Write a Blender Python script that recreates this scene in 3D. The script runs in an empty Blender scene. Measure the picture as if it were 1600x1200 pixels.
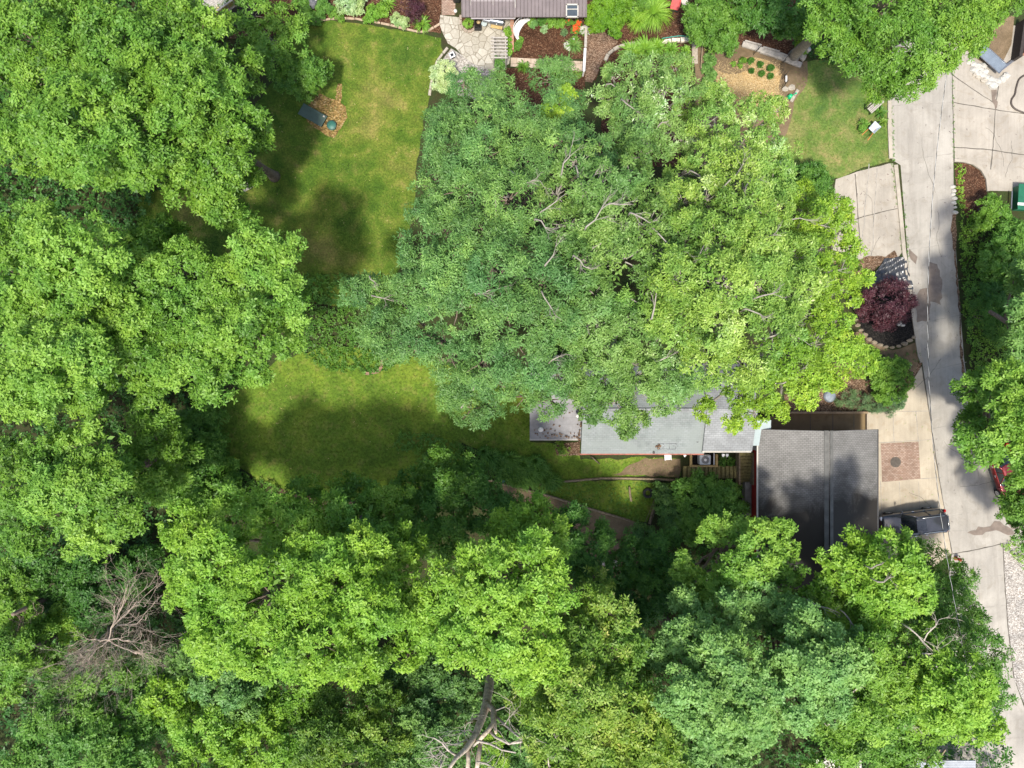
import bpy, math, random
import numpy as np
from mathutils import Vector, Matrix
R = math.radians
PI = math.pi
sc = bpy.context.scene
C = sc.collection
H = 55.0            # camera height (m)
F = 1100.0          # focal length in photo pixels (1600 wide)

# ------------------------------------------------------------------ camera, sky, sun, exposure
cd = bpy.data.cameras.new('camera'); cam = bpy.data.objects.new('camera', cd); C.objects.link(cam)
cam.location = (0, 0, H); cam.rotation_euler = (0, 0, 0)
cd.sensor_width = 36; cd.lens = 36*F/1600; cd.clip_end = 500; cd.clip_start = .5
sc.camera = cam
SUN_EL, SUN_AZ = 65.0, 188.0        # degrees; azimuth clockwise from +Y
w = bpy.data.worlds.new('World'); sc.world = w; w.use_nodes = True
nt = w.node_tree; bgn = nt.nodes['Background']
sky = nt.nodes.new('ShaderNodeTexSky'); sky.sky_type = 'NISHITA'; sky.sun_disc = False
sky.sun_elevation = R(SUN_EL); sky.sun_rotation = R(SUN_AZ); sky.dust_density = 3.0; sky.air_density = 1.0
nt.links.new(sky.outputs[0], bgn.inputs[0]); bgn.inputs[1].default_value = 0.15
sl = bpy.data.lights.new('sun', 'SUN'); so = bpy.data.objects.new('sun', sl); C.objects.link(so)
sl.energy = 3.4; sl.angle = R(5); sl.color = (1.0, .95, .86)
sd = Vector((math.sin(R(SUN_AZ))*math.cos(R(SUN_EL)), math.cos(R(SUN_AZ))*math.cos(R(SUN_EL)), math.sin(R(SUN_EL))))
so.rotation_euler = sd.to_track_quat('Z', 'Y').to_euler(); so.location = sd*80
sc.view_settings.view_transform = 'Standard'; sc.view_settings.look = 'None'
sc.view_settings.gamma = 1; sc.view_settings.exposure = 0.80
cy = sc.cycles
cy.max_bounces = 6; cy.diffuse_bounces = 3; cy.glossy_bounces = 2; cy.transmission_bounces = 4; cy.transparent_max_bounces = 4
cy.caustics_reflective = False; cy.caustics_refractive = False

# ------------------------------------------------------------------ basic helpers
def W(px, py, z=0.0):
    return Vector(((px-800)/F*(H-z), (600-py)/F*(H-z), z))
def tag(o, label=None, cat=None, group=None, kind=None):
    if label: o['label'] = label
    if cat: o['category'] = cat
    if group: o['group'] = group
    if kind: o['kind'] = kind
    return o
def thing(name, label, cat, loc=(0, 0, 0), rz=0, group=None):
    o = bpy.data.objects.new(name, None); C.objects.link(o)
    o.location = loc; o.rotation_euler = (0, 0, rz); o.empty_display_size = .2
    return tag(o, label, cat, group)
def link(name, me, parent=None, world=True):
    o = bpy.data.objects.new(name, me); C.objects.link(o)
    if parent is not None:
        o.parent = parent
        if world: o.location = -Vector(parent.location)
    return o

class MB:
    def __init__(s): s.v = []; s.f = []; s.m = []; s.sm = []
    def add(s, vs, fs, m=0, smooth=False):
        b = len(s.v); s.v += [tuple(x) for x in vs]
        for f in fs: s.f.append([i+b for i in f]); s.m.append(m); s.sm.append(smooth)
        return s
    def box(s, c, size, rz=0, m=0, rx=0, ry=0, bev=0.0):
        x, y, z = [d/2 for d in size]
        M3 = Matrix.Rotation(rz, 3, 'Z') @ Matrix.Rotation(ry, 3, 'Y') @ Matrix.Rotation(rx, 3, 'X')
        c = Vector(c)
        if bev <= 0:
            vs = [c + M3 @ Vector(p) for p in ((-x,-y,-z),(x,-y,-z),(x,y,-z),(-x,y,-z),(-x,-y,z),(x,-y,z),(x,y,z),(-x,y,z))]
            return s.add(vs, [(3,2,1,0),(4,5,6,7),(0,1,5,4),(1,2,6,5),(2,3,7,6),(3,0,4,7)], m)
        b = min(bev, x*.9, y*.9, z*.9)
        ring = lambda X, Y, Z: [(-X+b,-Y,Z),(X-b,-Y,Z),(X,-Y+b,Z),(X,Y-b,Z),(X-b,Y,Z),(-X+b,Y,Z),(-X,Y-b,Z),(-X,-Y+b,Z)]
        rs = [ring(x-b, y-b, -z), ring(x, y, -z+b), ring(x, y, z-b), ring(x-b, y-b, z)]
        vs = [c + M3 @ Vector(p) for r_ in rs for p in r_]
        fs = [tuple(range(7, -1, -1)), tuple(range(24, 32))]
        for k in range(3):
            for i in range(8): fs.append((k*8+i, k*8+(i+1) % 8, k*8+8+(i+1) % 8, k*8+8+i))
        return s.add(vs, fs, m)
    def tube(s, pts, rad, n=6, m=0, cap=True):
        pts = [Vector(p) for p in pts]
        if not hasattr(rad, '__len__'): rad = [rad]*len(pts)
        vs = []; L = len(pts); up = Vector((0, 0, 1)); prev = None
        for i, p in enumerate(pts):
            t = (pts[min(i+1, L-1)] - pts[max(i-1, 0)])
            t = t.normalized() if t.length > 1e-6 else Vector((0, 0, 1))
            a = (prev - t*prev.dot(t)) if prev is not None else t.cross(up if abs(t.z) < .9 else Vector((1, 0, 0)))
            if a.length < 1e-5: a = t.cross(Vector((1, 0, 0)))
            a.normalize(); prev = a; bb = t.cross(a)
            for k in range(n):
                q = 2*PI*k/n; vs.append(p + (a*math.cos(q) + bb*math.sin(q))*rad[i])
        fs = []
        for i in range(L-1):
            for k in range(n): fs.append((i*n+k, i*n+(k+1) % n, (i+1)*n+(k+1) % n, (i+1)*n+k))
        if cap: fs.append(tuple(range(n-1, -1, -1))); fs.append(tuple((L-1)*n+k for k in range(n)))
        return s.add(vs, fs, m, True)
    def cyl(s, c, r, h, n=20, m=0, r2=None, axis='Z', M4=None):
        c = Vector(c); r2 = r if r2 is None else r2; vs = []
        for zz, rr in ((0, r), (h, r2)):
            for k in range(n):
                q = 2*PI*k/n; p = Vector((math.cos(q)*rr, math.sin(q)*rr, zz))
                if axis == 'Y': p = Vector((p.x, p.z-h/2, p.y))
                if axis == 'X': p = Vector((p.z-h/2, p.x, p.y))
                if M4 is not None: p = M4 @ p
                vs.append(c+p)
        fs = [(k, (k+1) % n, n+(k+1) % n, n+k) for k in range(n)] + [tuple(range(n-1, -1, -1)), tuple(range(n, 2*n))]
        return s.add(vs, fs, m)
    def lathe(s, c, prof, n=20, m=0, smooth=True):
        c = Vector(c); vs = []
        for r_, z_ in prof:
            for k in range(n):
                q = 2*PI*k/n; vs.append(c+Vector((math.cos(q)*r_, math.sin(q)*r_, z_)))
        fs = []
        for i in range(len(prof)-1):
            for k in range(n): fs.append((i*n+k, i*n+(k+1) % n, (i+1)*n+(k+1) % n, (i+1)*n+k))
        return s.add(vs, fs, m, smooth)
    def prism(s, poly, z0, z1, m=0, bottom=True):
        n = len(poly); vs = [(p[0], p[1], z0) for p in poly] + [(p[0], p[1], z1) for p in poly]
        fs = [(k, (k+1) % n, n+(k+1) % n, n+k) for k in range(n)] + [tuple(range(n, 2*n))]
        if bottom: fs.append(tuple(range(n-1, -1, -1)))
        return s.add(vs, fs, m)
    def rock(s, c, r, sz=(1, 1, .6), seed=0, m=0):
        rn = random.Random(seed); c = Vector(c); n = 8; vs = []; prof = [(.25, -.9), (.85, -.5), (1, 0), (.8, .6), (.35, .92)]
        for r_, z_ in prof:
            for k in range(n):
                q = 2*PI*k/n + rn.uniform(-.15, .15); g = r*rn.uniform(.82, 1.15)
                vs.append(c+Vector((math.cos(q)*r_*g*sz[0], math.sin(q)*r_*g*sz[1], z_*r*sz[2]*rn.uniform(.85, 1.1))))
        fs = [(i*n+k, i*n+(k+1) % n, (i+1)*n+(k+1) % n, (i+1)*n+k) for i in range(4) for k in range(n)]
        fs += [tuple(range(n-1, -1, -1)), tuple(range(4*n, 5*n))]
        return s.add(vs, fs, m)
    def build(s, name, mats, parent=None, world=True, smooth=None):
        me = bpy.data.meshes.new(name); me.from_pydata(s.v, [], s.f)
        if not isinstance(mats, (list, tuple)): mats = [mats]
        for m in mats: me.materials.append(m)
        me.polygons.foreach_set('material_index', s.m)
        me.polygons.foreach_set('use_smooth', [bool(x) if smooth is None else smooth for x in s.sm]); me.update()
        return link(name, me, parent, world)

# ------------------------------------------------------------------ materials
def newmat(name):
    m = bpy.data.materials.new(name); m.use_nodes = True; nt = m.node_tree
    return m, nt, nt.nodes['Principled BSDF']
def ramp(nt, src, stops):
    r = nt.nodes.new('ShaderNodeValToRGB'); e = r.color_ramp.elements
    while len(e) < len(stops): e.new(.5)
    for i, (p, c) in enumerate(stops): e[i].position = p; e[i].color = (*c, 1)
    nt.links.new(src, r.inputs[0]); return r.outputs[0]
def noise(nt, scale, detail=4, rough=.6, dist=0, vec=None):
    n = nt.nodes.new('ShaderNodeTexNoise'); n.inputs['Scale'].default_value = scale; n.inputs['Detail'].default_value = detail
    n.inputs['Roughness'].default_value = rough; n.inputs['Distortion'].default_value = dist
    if vec is None:
        vec = nt.nodes.new('ShaderNodeTexCoord').outputs['Object']
    nt.links.new(vec, n.inputs['Vector']); return n.outputs['Fac']
def mix(nt, fac, a, b, mode='MIX'):
    n = nt.nodes.new('ShaderNodeMix'); n.data_type = 'RGBA'; n.blend_type = mode
    for sock, v in ((n.inputs[0], fac), (n.inputs[6], a), (n.inputs[7], b)):
        if isinstance(v, (int, float)): sock.default_value = v
        elif isinstance(v, tuple): sock.default_value = (*v, 1)
        else: nt.links.new(v, sock)
    return n.outputs[2]
def bump(nt, p, h, st=.3, d=.02):
    b = nt.nodes.new('ShaderNodeBump'); b.inputs['Strength'].default_value = st; b.inputs['Distance'].default_value = d
    nt.links.new(h, b.inputs['Height']); nt.links.new(b.outputs[0], p.inputs['Normal'])
def plain(name, col, rough=.6, metal=0, var=.25, scale=6, spec=.5, st=.15, coat=0):
    m, nt, p = newmat(name); f = noise(nt, scale, 5)
    d = tuple(c*(1-var) for c in col); l = tuple(min(1, c*(1+var)) for c in col)
    nt.links.new(ramp(nt, f, [(.3, d), (.7, l)]), p.inputs['Base Color'])
    p.inputs['Roughness'].default_value = rough; p.inputs['Metallic'].default_value = metal; p.inputs['Specular IOR Level'].default_value = spec
    if coat: p.inputs['Coat Weight'].default_value = coat
    if st: bump(nt, p, noise(nt, scale*6, 4), st, .01)
    return m
def ground_mat(name, big, mid, fine, sb=.25, sm=1.3, sf=14, st=.6, rough=.95, fm=.5):
    """three scales of noise, each a ramp; mid and fine are multiplied over the big one"""
    m, nt, p = newmat(name)
    a = ramp(nt, noise(nt, sb, 5, .6, .4), big); b = ramp(nt, noise(nt, sm, 6, .65, .3), mid); c = ramp(nt, noise(nt, sf, 4, .7), fine)
    col = mix(nt, 1.0, mix(nt, .5, a, b), c, 'MULTIPLY')
    nt.links.new(col, p.inputs['Base Color']); p.inputs['Roughness'].default_value = rough; p.inputs['Specular IOR Level'].default_value = .2
    bump(nt, p, noise(nt, sf*1.3, 5, .7), st, .05); return m
def chips(name, cols, scale=16, st=.9):
    m, nt, p = newmat(name); tc = nt.nodes.new('ShaderNodeTexCoord')
    mp = nt.nodes.new('ShaderNodeMapping'); mp.inputs['Scale'].default_value = (1, 1.7, 1); nt.links.new(tc.outputs['Object'], mp.inputs[0])
    v = nt.nodes.new('ShaderNodeTexVoronoi'); v.inputs['Scale'].default_value = scale; nt.links.new(mp.outputs[0], v.inputs['Vector'])
    s = nt.nodes.new('ShaderNodeSeparateColor'); nt.links.new(v.outputs['Color'], s.inputs[0])
    c = ramp(nt, s.outputs[0], cols); g = ramp(nt, noise(nt, .9, 5), [(.3, (.6, .6, .6)), (.7, (1.15, 1.1, 1.05))])
    nt.links.new(mix(nt, 1.0, c, g, 'MULTIPLY'), p.inputs['Base Color']); p.inputs['Roughness'].default_value = .95; p.inputs['Specular IOR Level'].default_value = .15
    bump(nt, p, s.outputs[1], st, .04); return m
def concrete(name, col, stain=(.55, .5, .42), amt=.35):
    m, nt, p = newmat(name)
    a = ramp(nt, noise(nt, .35, 6, .65, .6), [(.3, tuple(c*.76 for c in col)), (.68, tuple(c*1.12 for c in col))])
    b = ramp(nt, noise(nt, 30, 3, .7), [(.3, (.9, .9, .9)), (.7, (1.06, 1.06, 1.06))])
    c = mix(nt, 1.0, a, b, 'MULTIPLY')
    f = ramp(nt, noise(nt, 1.1, 7, .72, 1.0), [(.52, (0, 0, 0)), (.74, (amt, amt, amt))])
    c = mix(nt, f, c, tuple(x*y for x, y in zip(col, stain)))
    tc = nt.nodes.new('ShaderNodeTexCoord'); mp = nt.nodes.new('ShaderNodeMapping'); mp.inputs['Scale'].default_value = (5, .25, 1); nt.links.new(tc.outputs['Object'], mp.inputs[0])
    g = ramp(nt, noise(nt, 1.0, 4, .6, 0, mp.outputs[0]), [(.35, (.93, .93, .93)), (.65, (1.03, 1.03, 1.03))])
    c = mix(nt, 1.0, c, g, 'MULTIPLY')
    nt.links.new(c, p.inputs['Base Color']); p.inputs['Roughness'].default_value = .85; p.inputs['Specular IOR Level'].default_value = .25
    bump(nt, p, noise(nt, 40, 4), .12, .01); return m
def bricks(name, c1, c2, cm, scale=1.0, bw=.5, bh=.25, mortar=.02, rot=0, rough=.85, st=.5, reflection=None, big=None, offset=.5):
    m, nt, p = newmat(name); tc = nt.nodes.new('ShaderNodeTexCoord')
    mp = nt.nodes.new('ShaderNodeMapping'); mp.inputs['Rotation'].default_value = (0, 0, rot); nt.links.new(tc.outputs['Object'], mp.inputs[0])
    b = nt.nodes.new('ShaderNodeTexBrick'); nt.links.new(mp.outputs[0], b.inputs['Vector']); b.offset = offset
    b.inputs['Color1'].default_value = (*c1, 1); b.inputs['Color2'].default_value = (*c2, 1); b.inputs['Mortar'].default_value = (*cm, 1)
    b.inputs['Scale'].default_value = scale; b.inputs['Mortar Size'].default_value = mortar; b.inputs['Brick Width'].default_value = bw; b.inputs['Row Height'].default_value = bh
    b.inputs['Mortar Smooth'].default_value = .3
    g = ramp(nt, noise(nt, .6, 8, .75), [(.3, (.68, .68, .67)), (.7, (1.2, 1.2, 1.2))])
    c = mix(nt, 1.0, b.outputs['Color'], g, 'MULTIPLY')
    if big: c = mix(nt, ramp(nt, noise(nt, big[0], 5, .6, .5), [(.45, (0, 0, 0)), (.6, (.8, .8, .8))]), c, big[1])
    nt.links.new(c, p.inputs['Base Color']); p.inputs['Roughness'].default_value = rough; p.inputs['Specular IOR Level'].default_value = .3
    bump(nt, p, b.outputs['Fac'], -st, .01)
    if reflection: reflection(nt, p, c, b, tc)
    return m
def flag(name, c1, c2, cj, scale=1.2):
    m, nt, p = newmat(name); tc = nt.nodes.new('ShaderNodeTexCoord')
    v = nt.nodes.new('ShaderNodeTexVoronoi'); v.feature = 'DISTANCE_TO_EDGE'; v.inputs['Scale'].default_value = scale; nt.links.new(tc.outputs['Object'], v.inputs['Vector'])
    v2 = nt.nodes.new('ShaderNodeTexVoronoi'); v2.inputs['Scale'].default_value = scale; nt.links.new(tc.outputs['Object'], v2.inputs['Vector'])
    s = nt.nodes.new('ShaderNodeSeparateColor'); nt.links.new(v2.outputs['Color'], s.inputs[0])
    c = ramp(nt, s.outputs[0], [(.1, c1), (.9, c2)]); g = ramp(nt, noise(nt, 5, 6, .7), [(.3, (.78, .76, .72)), (.7, (1.1, 1.1, 1.1))])
    c = mix(nt, 1.0, c, g, 'MULTIPLY'); e = ramp(nt, v.outputs['Distance'], [(.015, (1, 1, 1)), (.045, (0, 0, 0))])
    nt.links.new(mix(nt, e, c, cj), p.inputs['Base Color']); p.inputs['Roughness'].default_value = .85
    bump(nt, p, ramp(nt, v.outputs['Distance'], [(.0, (0, 0, 0)), (.08, (1, 1, 1))]), .5, .03); return m
def leafmat(name, dark, mid, light, trans=.32, rough=.5, spec=.35, fleck=None):
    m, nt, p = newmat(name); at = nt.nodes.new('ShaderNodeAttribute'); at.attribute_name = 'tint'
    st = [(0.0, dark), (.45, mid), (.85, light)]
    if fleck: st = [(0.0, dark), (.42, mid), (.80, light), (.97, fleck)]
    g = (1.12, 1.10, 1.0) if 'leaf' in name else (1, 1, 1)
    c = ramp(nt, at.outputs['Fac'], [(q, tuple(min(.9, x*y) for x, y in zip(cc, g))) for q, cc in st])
    if 'leaf' in name:
        hv = ramp(nt, noise(nt, .33, 4, .6, .5), [(.33, (.80, .93, 1.12)), (.52, (1, 1, 1)), (.70, (1.12, 1.04, .9))])
        c = mix(nt, 1.0, c, hv, 'MULTIPLY')
    nt.links.new(c, p.inputs['Base Color']); p.inputs['Roughness'].default_value = rough; p.inputs['Specular IOR Level'].default_value = spec
    t = nt.nodes.new('ShaderNodeBsdfTranslucent')
    c2 = mix(nt, 1.0, c, (1.25, 1.3, .55), 'MULTIPLY')
    nt.links.new(c2, t.inputs[0])
    mx = nt.nodes.new('ShaderNodeMixShader'); mx.inputs[0].default_value = trans
    nt.links.new(p.outputs[0], mx.inputs[1]); nt.links.new(t.outputs[0], mx.inputs[2])
    nt.links.new(mx.outputs[0], nt.nodes['Material Output'].inputs[0]); return m
LM = {
 'fresh':  leafmat('leaf_fresh', (.046,.11,.014), (.12,.25,.028), (.235,.395,.065)),
 'lime':   leafmat('leaf_lime', (.065,.138,.014), (.16,.31,.028), (.275,.445,.065)),
 'mid':    leafmat('leaf_mid', (.03,.09,.013), (.075,.18,.024), (.14,.28,.045)),
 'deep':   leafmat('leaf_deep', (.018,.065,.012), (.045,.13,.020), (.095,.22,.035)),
 'blue':   leafmat('leaf_blue', (.05,.12,.035), (.10,.21,.058), (.165,.31,.08), fleck=(.28,.45,.12)),
 'teal':   leafmat('leaf_teal', (.048,.115,.030), (.115,.235,.055), (.215,.375,.105)),
 'silver': leafmat('leaf_silver', (.06,.13,.025), (.14,.26,.06), (.26,.40,.13), fleck=(.60,.68,.48)),
 'palegreen': leafmat('leaf_pale', (.058,.125,.022), (.15,.275,.045), (.285,.42,.085), fleck=(.48,.58,.26)),
 'sage': leafmat('leaf_sage', (.055,.12,.028), (.125,.235,.05), (.22,.35,.095), fleck=(.44,.53,.28)),
 'yellow': leafmat('leaf_yellow', (.085,.16,.018), (.19,.33,.028), (.37,.50,.06)),
 'olive':  leafmat('leaf_olive', (.045,.10,.012), (.12,.23,.025), (.25,.35,.06), fleck=(.45,.48,.16)),
 'purple': leafmat('leaf_purple', (.016,.006,.009), (.045,.014,.022), (.10,.032,.045), trans=.15),
 'varieg': leafmat('leaf_variegated', (.09,.20,.05), (.26,.38,.14), (.46,.55,.32)),
 'arbor':  leafmat('leaf_arbor', (.04,.11,.008), (.10,.22,.014), (.17,.32,.02)),
 'orange': leafmat('petal_orange', (.5,.05,.01), (.8,.10,.02), (.9,.2,.04)),
 'white':  leafmat('petal_white', (.4,.4,.36), (.6,.6,.56), (.7,.7,.68)),
 'juniper':leafmat('leaf_juniper', (.04,.09,.04), (.09,.17,.07), (.17,.27,.12)),
 'hay':    leafmat('straw_blades', (.35,.22,.08), (.60,.43,.20), (.75,.60,.34), trans=.1),
 'grass':  leafmat('grass_blades', (.05,.12,.012), (.11,.22,.02), (.24,.32,.05)),
}
BARK = plain('bark', (.17, .13, .10), .9, 0, .4, 5, .2, .6)
GBARK = plain('grey_bark', (.27, .245, .205), .9, 0, .25, 4, .2, .5)
SBARK = plain('snag_bark', (.56, .46, .35), .9, 0, .45, 4, .2, .8)
PBARK = plain('pale_dead_wood', (.42, .37, .31), .85, 0, .25, 5, .2, .4)
RBARK = plain('brown_twigs', (.44, .36, .285), .9, 0, .3, 3, .2, .2)
SOIL = ground_mat('forest_floor', [(.35,(.035,.03,.015)),(.65,(.03,.05,.012))], [(.35,(.05,.035,.02)),(.65,(.03,.06,.015))], [(.3,(.6,.6,.6)),(.7,(1.3,1.3,1.2))])
LAWN = ground_mat('lawn_grass', [(.38,(.032,.075,.010)),(.48,(.07,.13,.013)),(.56,(.14,.175,.026)),(.66,(.26,.21,.07))],
                  [(.34,(.030,.075,.008)),(.48,(.075,.135,.014)),(.58,(.15,.185,.032)),(.70,(.30,.23,.09))], [(.3,(.45,.45,.43)),(.7,(1.35,1.3,1.25))], .16, .8, 7)
LAWN2 = ground_mat('mossy_lawn', [(.36,(.055,.11,.012)),(.5,(.10,.175,.016)),(.64,(.18,.24,.026))],
                  [(.34,(.06,.09,.014)),(.50,(.10,.17,.017)),(.66,(.19,.18,.05))], [(.34,(.50,.48,.42)),(.5,(.95,.95,.95)),(.7,(1.25,1.22,1.2))], .3, 1.4, 5)
LAWN3 = ground_mat('patchy_lawn', [(.36,(.06,.12,.026)),(.5,(.11,.175,.036)),(.62,(.25,.22,.09))],
                  [(.34,(.06,.12,.026)),(.50,(.115,.175,.036)),(.64,(.28,.22,.10))], [(.3,(.6,.6,.55)),(.7,(1.25,1.22,1.2))], .26, .9, 6)
MULCH = chips('mulch', [(0,(.035,.017,.010)),(.6,(.095,.045,.026)),(.9,(.16,.085,.05)),(1,(.30,.20,.13))])
CHIPPATH = chips('wood_chip_path', [(0,(.09,.055,.035)),(.6,(.22,.14,.095)),(1,(.40,.30,.22))])
BLACKM = chips('black_mulch', [(0,(.006,.006,.006)),(.7,(.018,.017,.016)),(1,(.05,.045,.04))])
LITTER = chips('leaf_litter', [(0,(.06,.035,.02)),(.5,(.15,.095,.06)),(.85,(.26,.17,.11)),(1,(.42,.33,.24))])
THATCH = chips('dry_thatch', [(0,(.10,.07,.025)),(.5,(.24,.16,.06)),(.85,(.36,.24,.09)),(1,(.46,.36,.2))], 9)
DIRT = ground_mat('garden_dirt', [(.35,(.11,.075,.045)),(.65,(.20,.145,.09))], [(.35,(.10,.075,.04)),(.65,(.22,.16,.10))], [(.3,(.8,.8,.8)),(.7,(1.15,1.15,1.1))])
STRAW = chips('straw_mulch', [(0,(.28,.18,.07)),(.6,(.46,.33,.16)),(1,(.6,.5,.32))], 22)
ROADC = concrete('road_concrete', (.335, .31, .268), amt=.5)
DRIVEC = concrete('driveway_concrete', (.345, .31, .258), (.6, .52, .4), .6)
APRONC = concrete('apron_concrete', (.40, .345, .26), (.62, .5, .35), .5)
SUNKC = concrete('sunken_walk_concrete', (.20, .145, .075), (.4, .4, .35), .6)
CURBC = concrete('curb_concrete', (.37, .33, .27), (.5, .45, .4), .5)
GRAVEL = chips('gravel', [(0,(.18,.16,.14)),(.5,(.32,.30,.27)),(1,(.6,.58,.54))], 14, .6)
JOINT = plain('joint_line', (.10, .09, .075), .95, 0, .3, 3, .1, 0)
SEAM = plain('thin_joint', (.27, .25, .22), .95, 0, .3, 3, .1, 0)
WETC = plain('wet_concrete', (.16, .125, .095), .35, 0, .25, 2.5, .5, .1)
FLAG = flag('flagstones', (.34, .315, .26), (.43, .405, .345), (.20, .175, .13), 1.7)
PAVER = bricks('paver_stones', (.42,.33,.25), (.50,.41,.32), (.2,.15,.11), 1, .55, .5, .02, 0, offset=.3)
BRICKP = bricks('brick_pavers', (.25,.16,.115), (.35,.26,.20), (.14,.09,.07), 1, .22, .11, .012, 0)
TERRA = bricks('terracotta_bricks', (.48,.24,.15), (.38,.2,.13), (.25,.2,.16), 1, .4, .2, .02)
STONE = plain('garden_stone', (.33, .295, .24), .9, 0, .25, 5, .3, .5)
LSTONE = plain('white_rock', (.40, .385, .345), .85, 0, .2, 4, .3, .5)
TIMBER = plain('weathered_timber', (.22, .17, .11), .9, 0, .35, 6, .2, .4)
GTIMBER = plain('grey_timber', (.36, .33, .29), .9, 0, .25, 6, .2, .4)
YTIMBER = plain('treated_timber', (.42, .30, .13), .85, 0, .25, 5, .2, .3)
LOG = plain('mossy_log', (.20, .17, .07), .9, 0, .4, 7, .2, .5)
WHITEP = plain('white_paint', (.60, .59, .57), .5, 0, .06, 3)
CREAMP = plain('weathered_white', (.46, .43, .37), .7, 0, .15, 4)
BLACKP = plain('black_plastic', (.02, .02, .02), .5, 0, .3, 4)
DKMET = plain('dark_metal', (.06, .06, .06), .45, .6, .2, 4)
GREYMET = plain('grey_metal', (.30, .31, .33), .4, .8, .2, 4)
REDWALL = plain('red_painted_siding', (.36, .028, .020), .75, 0, .15, 2.5, .3, .2)
GLASSD = plain('dark_glass', (.015, .018, .022), .06, 0, .2, 2, .8, 0)
PGLASS = plain('pale_glass', (.42, .48, .47), .15, 0, .15, 2, .7, 0)
GREENP = plain('green_plastic', (.012, .11, .055), .45, 0, .15, 3)
TEALG = plain('dull_green_lid', (.05, .085, .070), .6, 0, .2, 3, .5, .3)
def shingle_painted_refl(nt, p, c, b, tc):  # sky reflection painted in: shingles stay grey above, go dark toward the lower end
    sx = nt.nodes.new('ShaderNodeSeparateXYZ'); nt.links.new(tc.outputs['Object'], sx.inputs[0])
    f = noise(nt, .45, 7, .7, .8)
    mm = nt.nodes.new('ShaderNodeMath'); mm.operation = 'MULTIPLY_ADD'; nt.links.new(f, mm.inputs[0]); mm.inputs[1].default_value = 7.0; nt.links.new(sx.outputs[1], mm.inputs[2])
    refl_mask = ramp(nt, mm.outputs[0], [(0, (1, 1, 1)), (1, (0, 0, 0))])
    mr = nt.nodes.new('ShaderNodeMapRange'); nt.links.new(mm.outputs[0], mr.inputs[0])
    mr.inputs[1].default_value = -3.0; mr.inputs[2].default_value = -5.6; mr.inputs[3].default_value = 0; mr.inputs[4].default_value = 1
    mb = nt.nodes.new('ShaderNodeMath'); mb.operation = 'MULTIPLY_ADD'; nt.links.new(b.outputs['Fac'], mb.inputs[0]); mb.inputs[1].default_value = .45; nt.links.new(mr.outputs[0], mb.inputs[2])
    nt.nodes.remove(refl_mask.node)
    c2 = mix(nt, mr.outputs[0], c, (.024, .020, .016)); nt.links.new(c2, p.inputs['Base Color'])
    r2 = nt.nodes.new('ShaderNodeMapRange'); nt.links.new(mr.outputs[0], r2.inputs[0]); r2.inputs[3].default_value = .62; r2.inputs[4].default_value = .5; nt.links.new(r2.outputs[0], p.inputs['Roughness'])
GROOF = bricks('garage_shingles', (.205,.198,.188), (.17,.165,.155), (.09,.086,.08), 1, .24, .13, .014, 0, .6, .6, shingle_painted_refl)
HROOF = bricks('house_shingles', (.23,.25,.25), (.19,.215,.21), (.13,.14,.14), 1, .33, .14, .010, 0, .8, .4, None, (.35, (.205, .228, .218)))
WROOF = bricks('wing_shingles', (.26,.27,.275), (.22,.23,.235), (.14,.145,.15), 1, .33, .16, .012, 0, .8, .4)
SROOF = bricks('side_roof_felt', (.25,.245,.25), (.23,.225,.23), (.16,.16,.16), 1, .9, .5, .006, 0, .8, .3)
PROOF = plain('plum_brown_metal_roof', (.15, .125, .125), .55, .2, .12, 1.5, .4, .05)
STUCCO = plain('house_wall', (.40, .36, .30), .9, 0, .12, 3)
BRICKW = bricks('house_brick_wall', (.30,.10,.06), (.25,.09,.055), (.2,.17,.14), 1, .22, .08, .012)

# ------------------------------------------------------------------ setting: sheets
def poly_sheet(name, pts, z, m, label=None, rough=0.0, seed=0, step=.5, kind='structure', closed=True, zt=None, parent=None):
    """flat ground sheet from outline points (photo pixels on the ground plane)"""
    rn = random.Random(seed); P = [W(*p) for p in pts]; out = []
    n = len(P)
    for i in range(n):
        a, b = P[i], P[(i+1) % n]; k = max(1, int((b-a).length/step)) if rough > 0 else 1
        for j in range(k):
            q = a.lerp(b, j/k)
            if rough > 0: q = q + Vector((rn.uniform(-rough, rough), rn.uniform(-rough, rough), 0))
            out.append(q)
    mb = MB()
    if zt is None: mb.add([(p.x, p.y, z) for p in out], [tuple(range(len(out)))])
    else: mb.prism([(p.x, p.y) for p in out], z, zt, 0, False)
    o = mb.build(name, m, parent)
    me = o.data
    import bmesh
    bm = bmesh.new(); bm.from_mesh(me); bmesh.ops.triangulate(bm, faces=bm.faces[:]); bmesh.ops.recalc_face_normals(bm, faces=bm.faces[:])
    ups = [f for f in bm.faces if f.normal.z < -.5]
    if zt is None and ups: bmesh.ops.reverse_faces(bm, faces=ups)
    bm.to_mesh(me); bm.free()
    if parent is None and kind: o['kind'] = kind
    if label: o['label'] = label
    return o
mb = MB(); mb.add([(-150,-150,0),(150,-150,0),(150,150,0),(-150,150,0)], [(0,1,2,3)])
g = mb.build('ground', SOIL); g['kind'] = 'structure'
poly_sheet('lawn', [(432,48),(470,38),(520,33),(570,37),(620,46),(665,55),(688,60),(692,85),(680,110),(672,150),(660,200),(650,260),(646,330),(632,400),(612,450),
                    (540,480),(470,470),(380,430),(250,400),(212,380),(216,310),(260,290),(350,280),(395,240),(402,160),(440,110),(425,80)], .006, LAWN, rough=.10, seed=1)
poly_sheet('lawn', [(335,640),(380,600),(440,560),(520,540),(640,555),(760,590),(830,600),(830,690),(905,700),(905,716),(1065,716),(1062,742),(940,748),(860,752),(800,730),
                    (720,690),(720,745),(650,775),(580,785),(520,780),(450,770),(400,750),(360,720),(345,690)], .008, LAWN2, rough=.14, seed=2)
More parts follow.
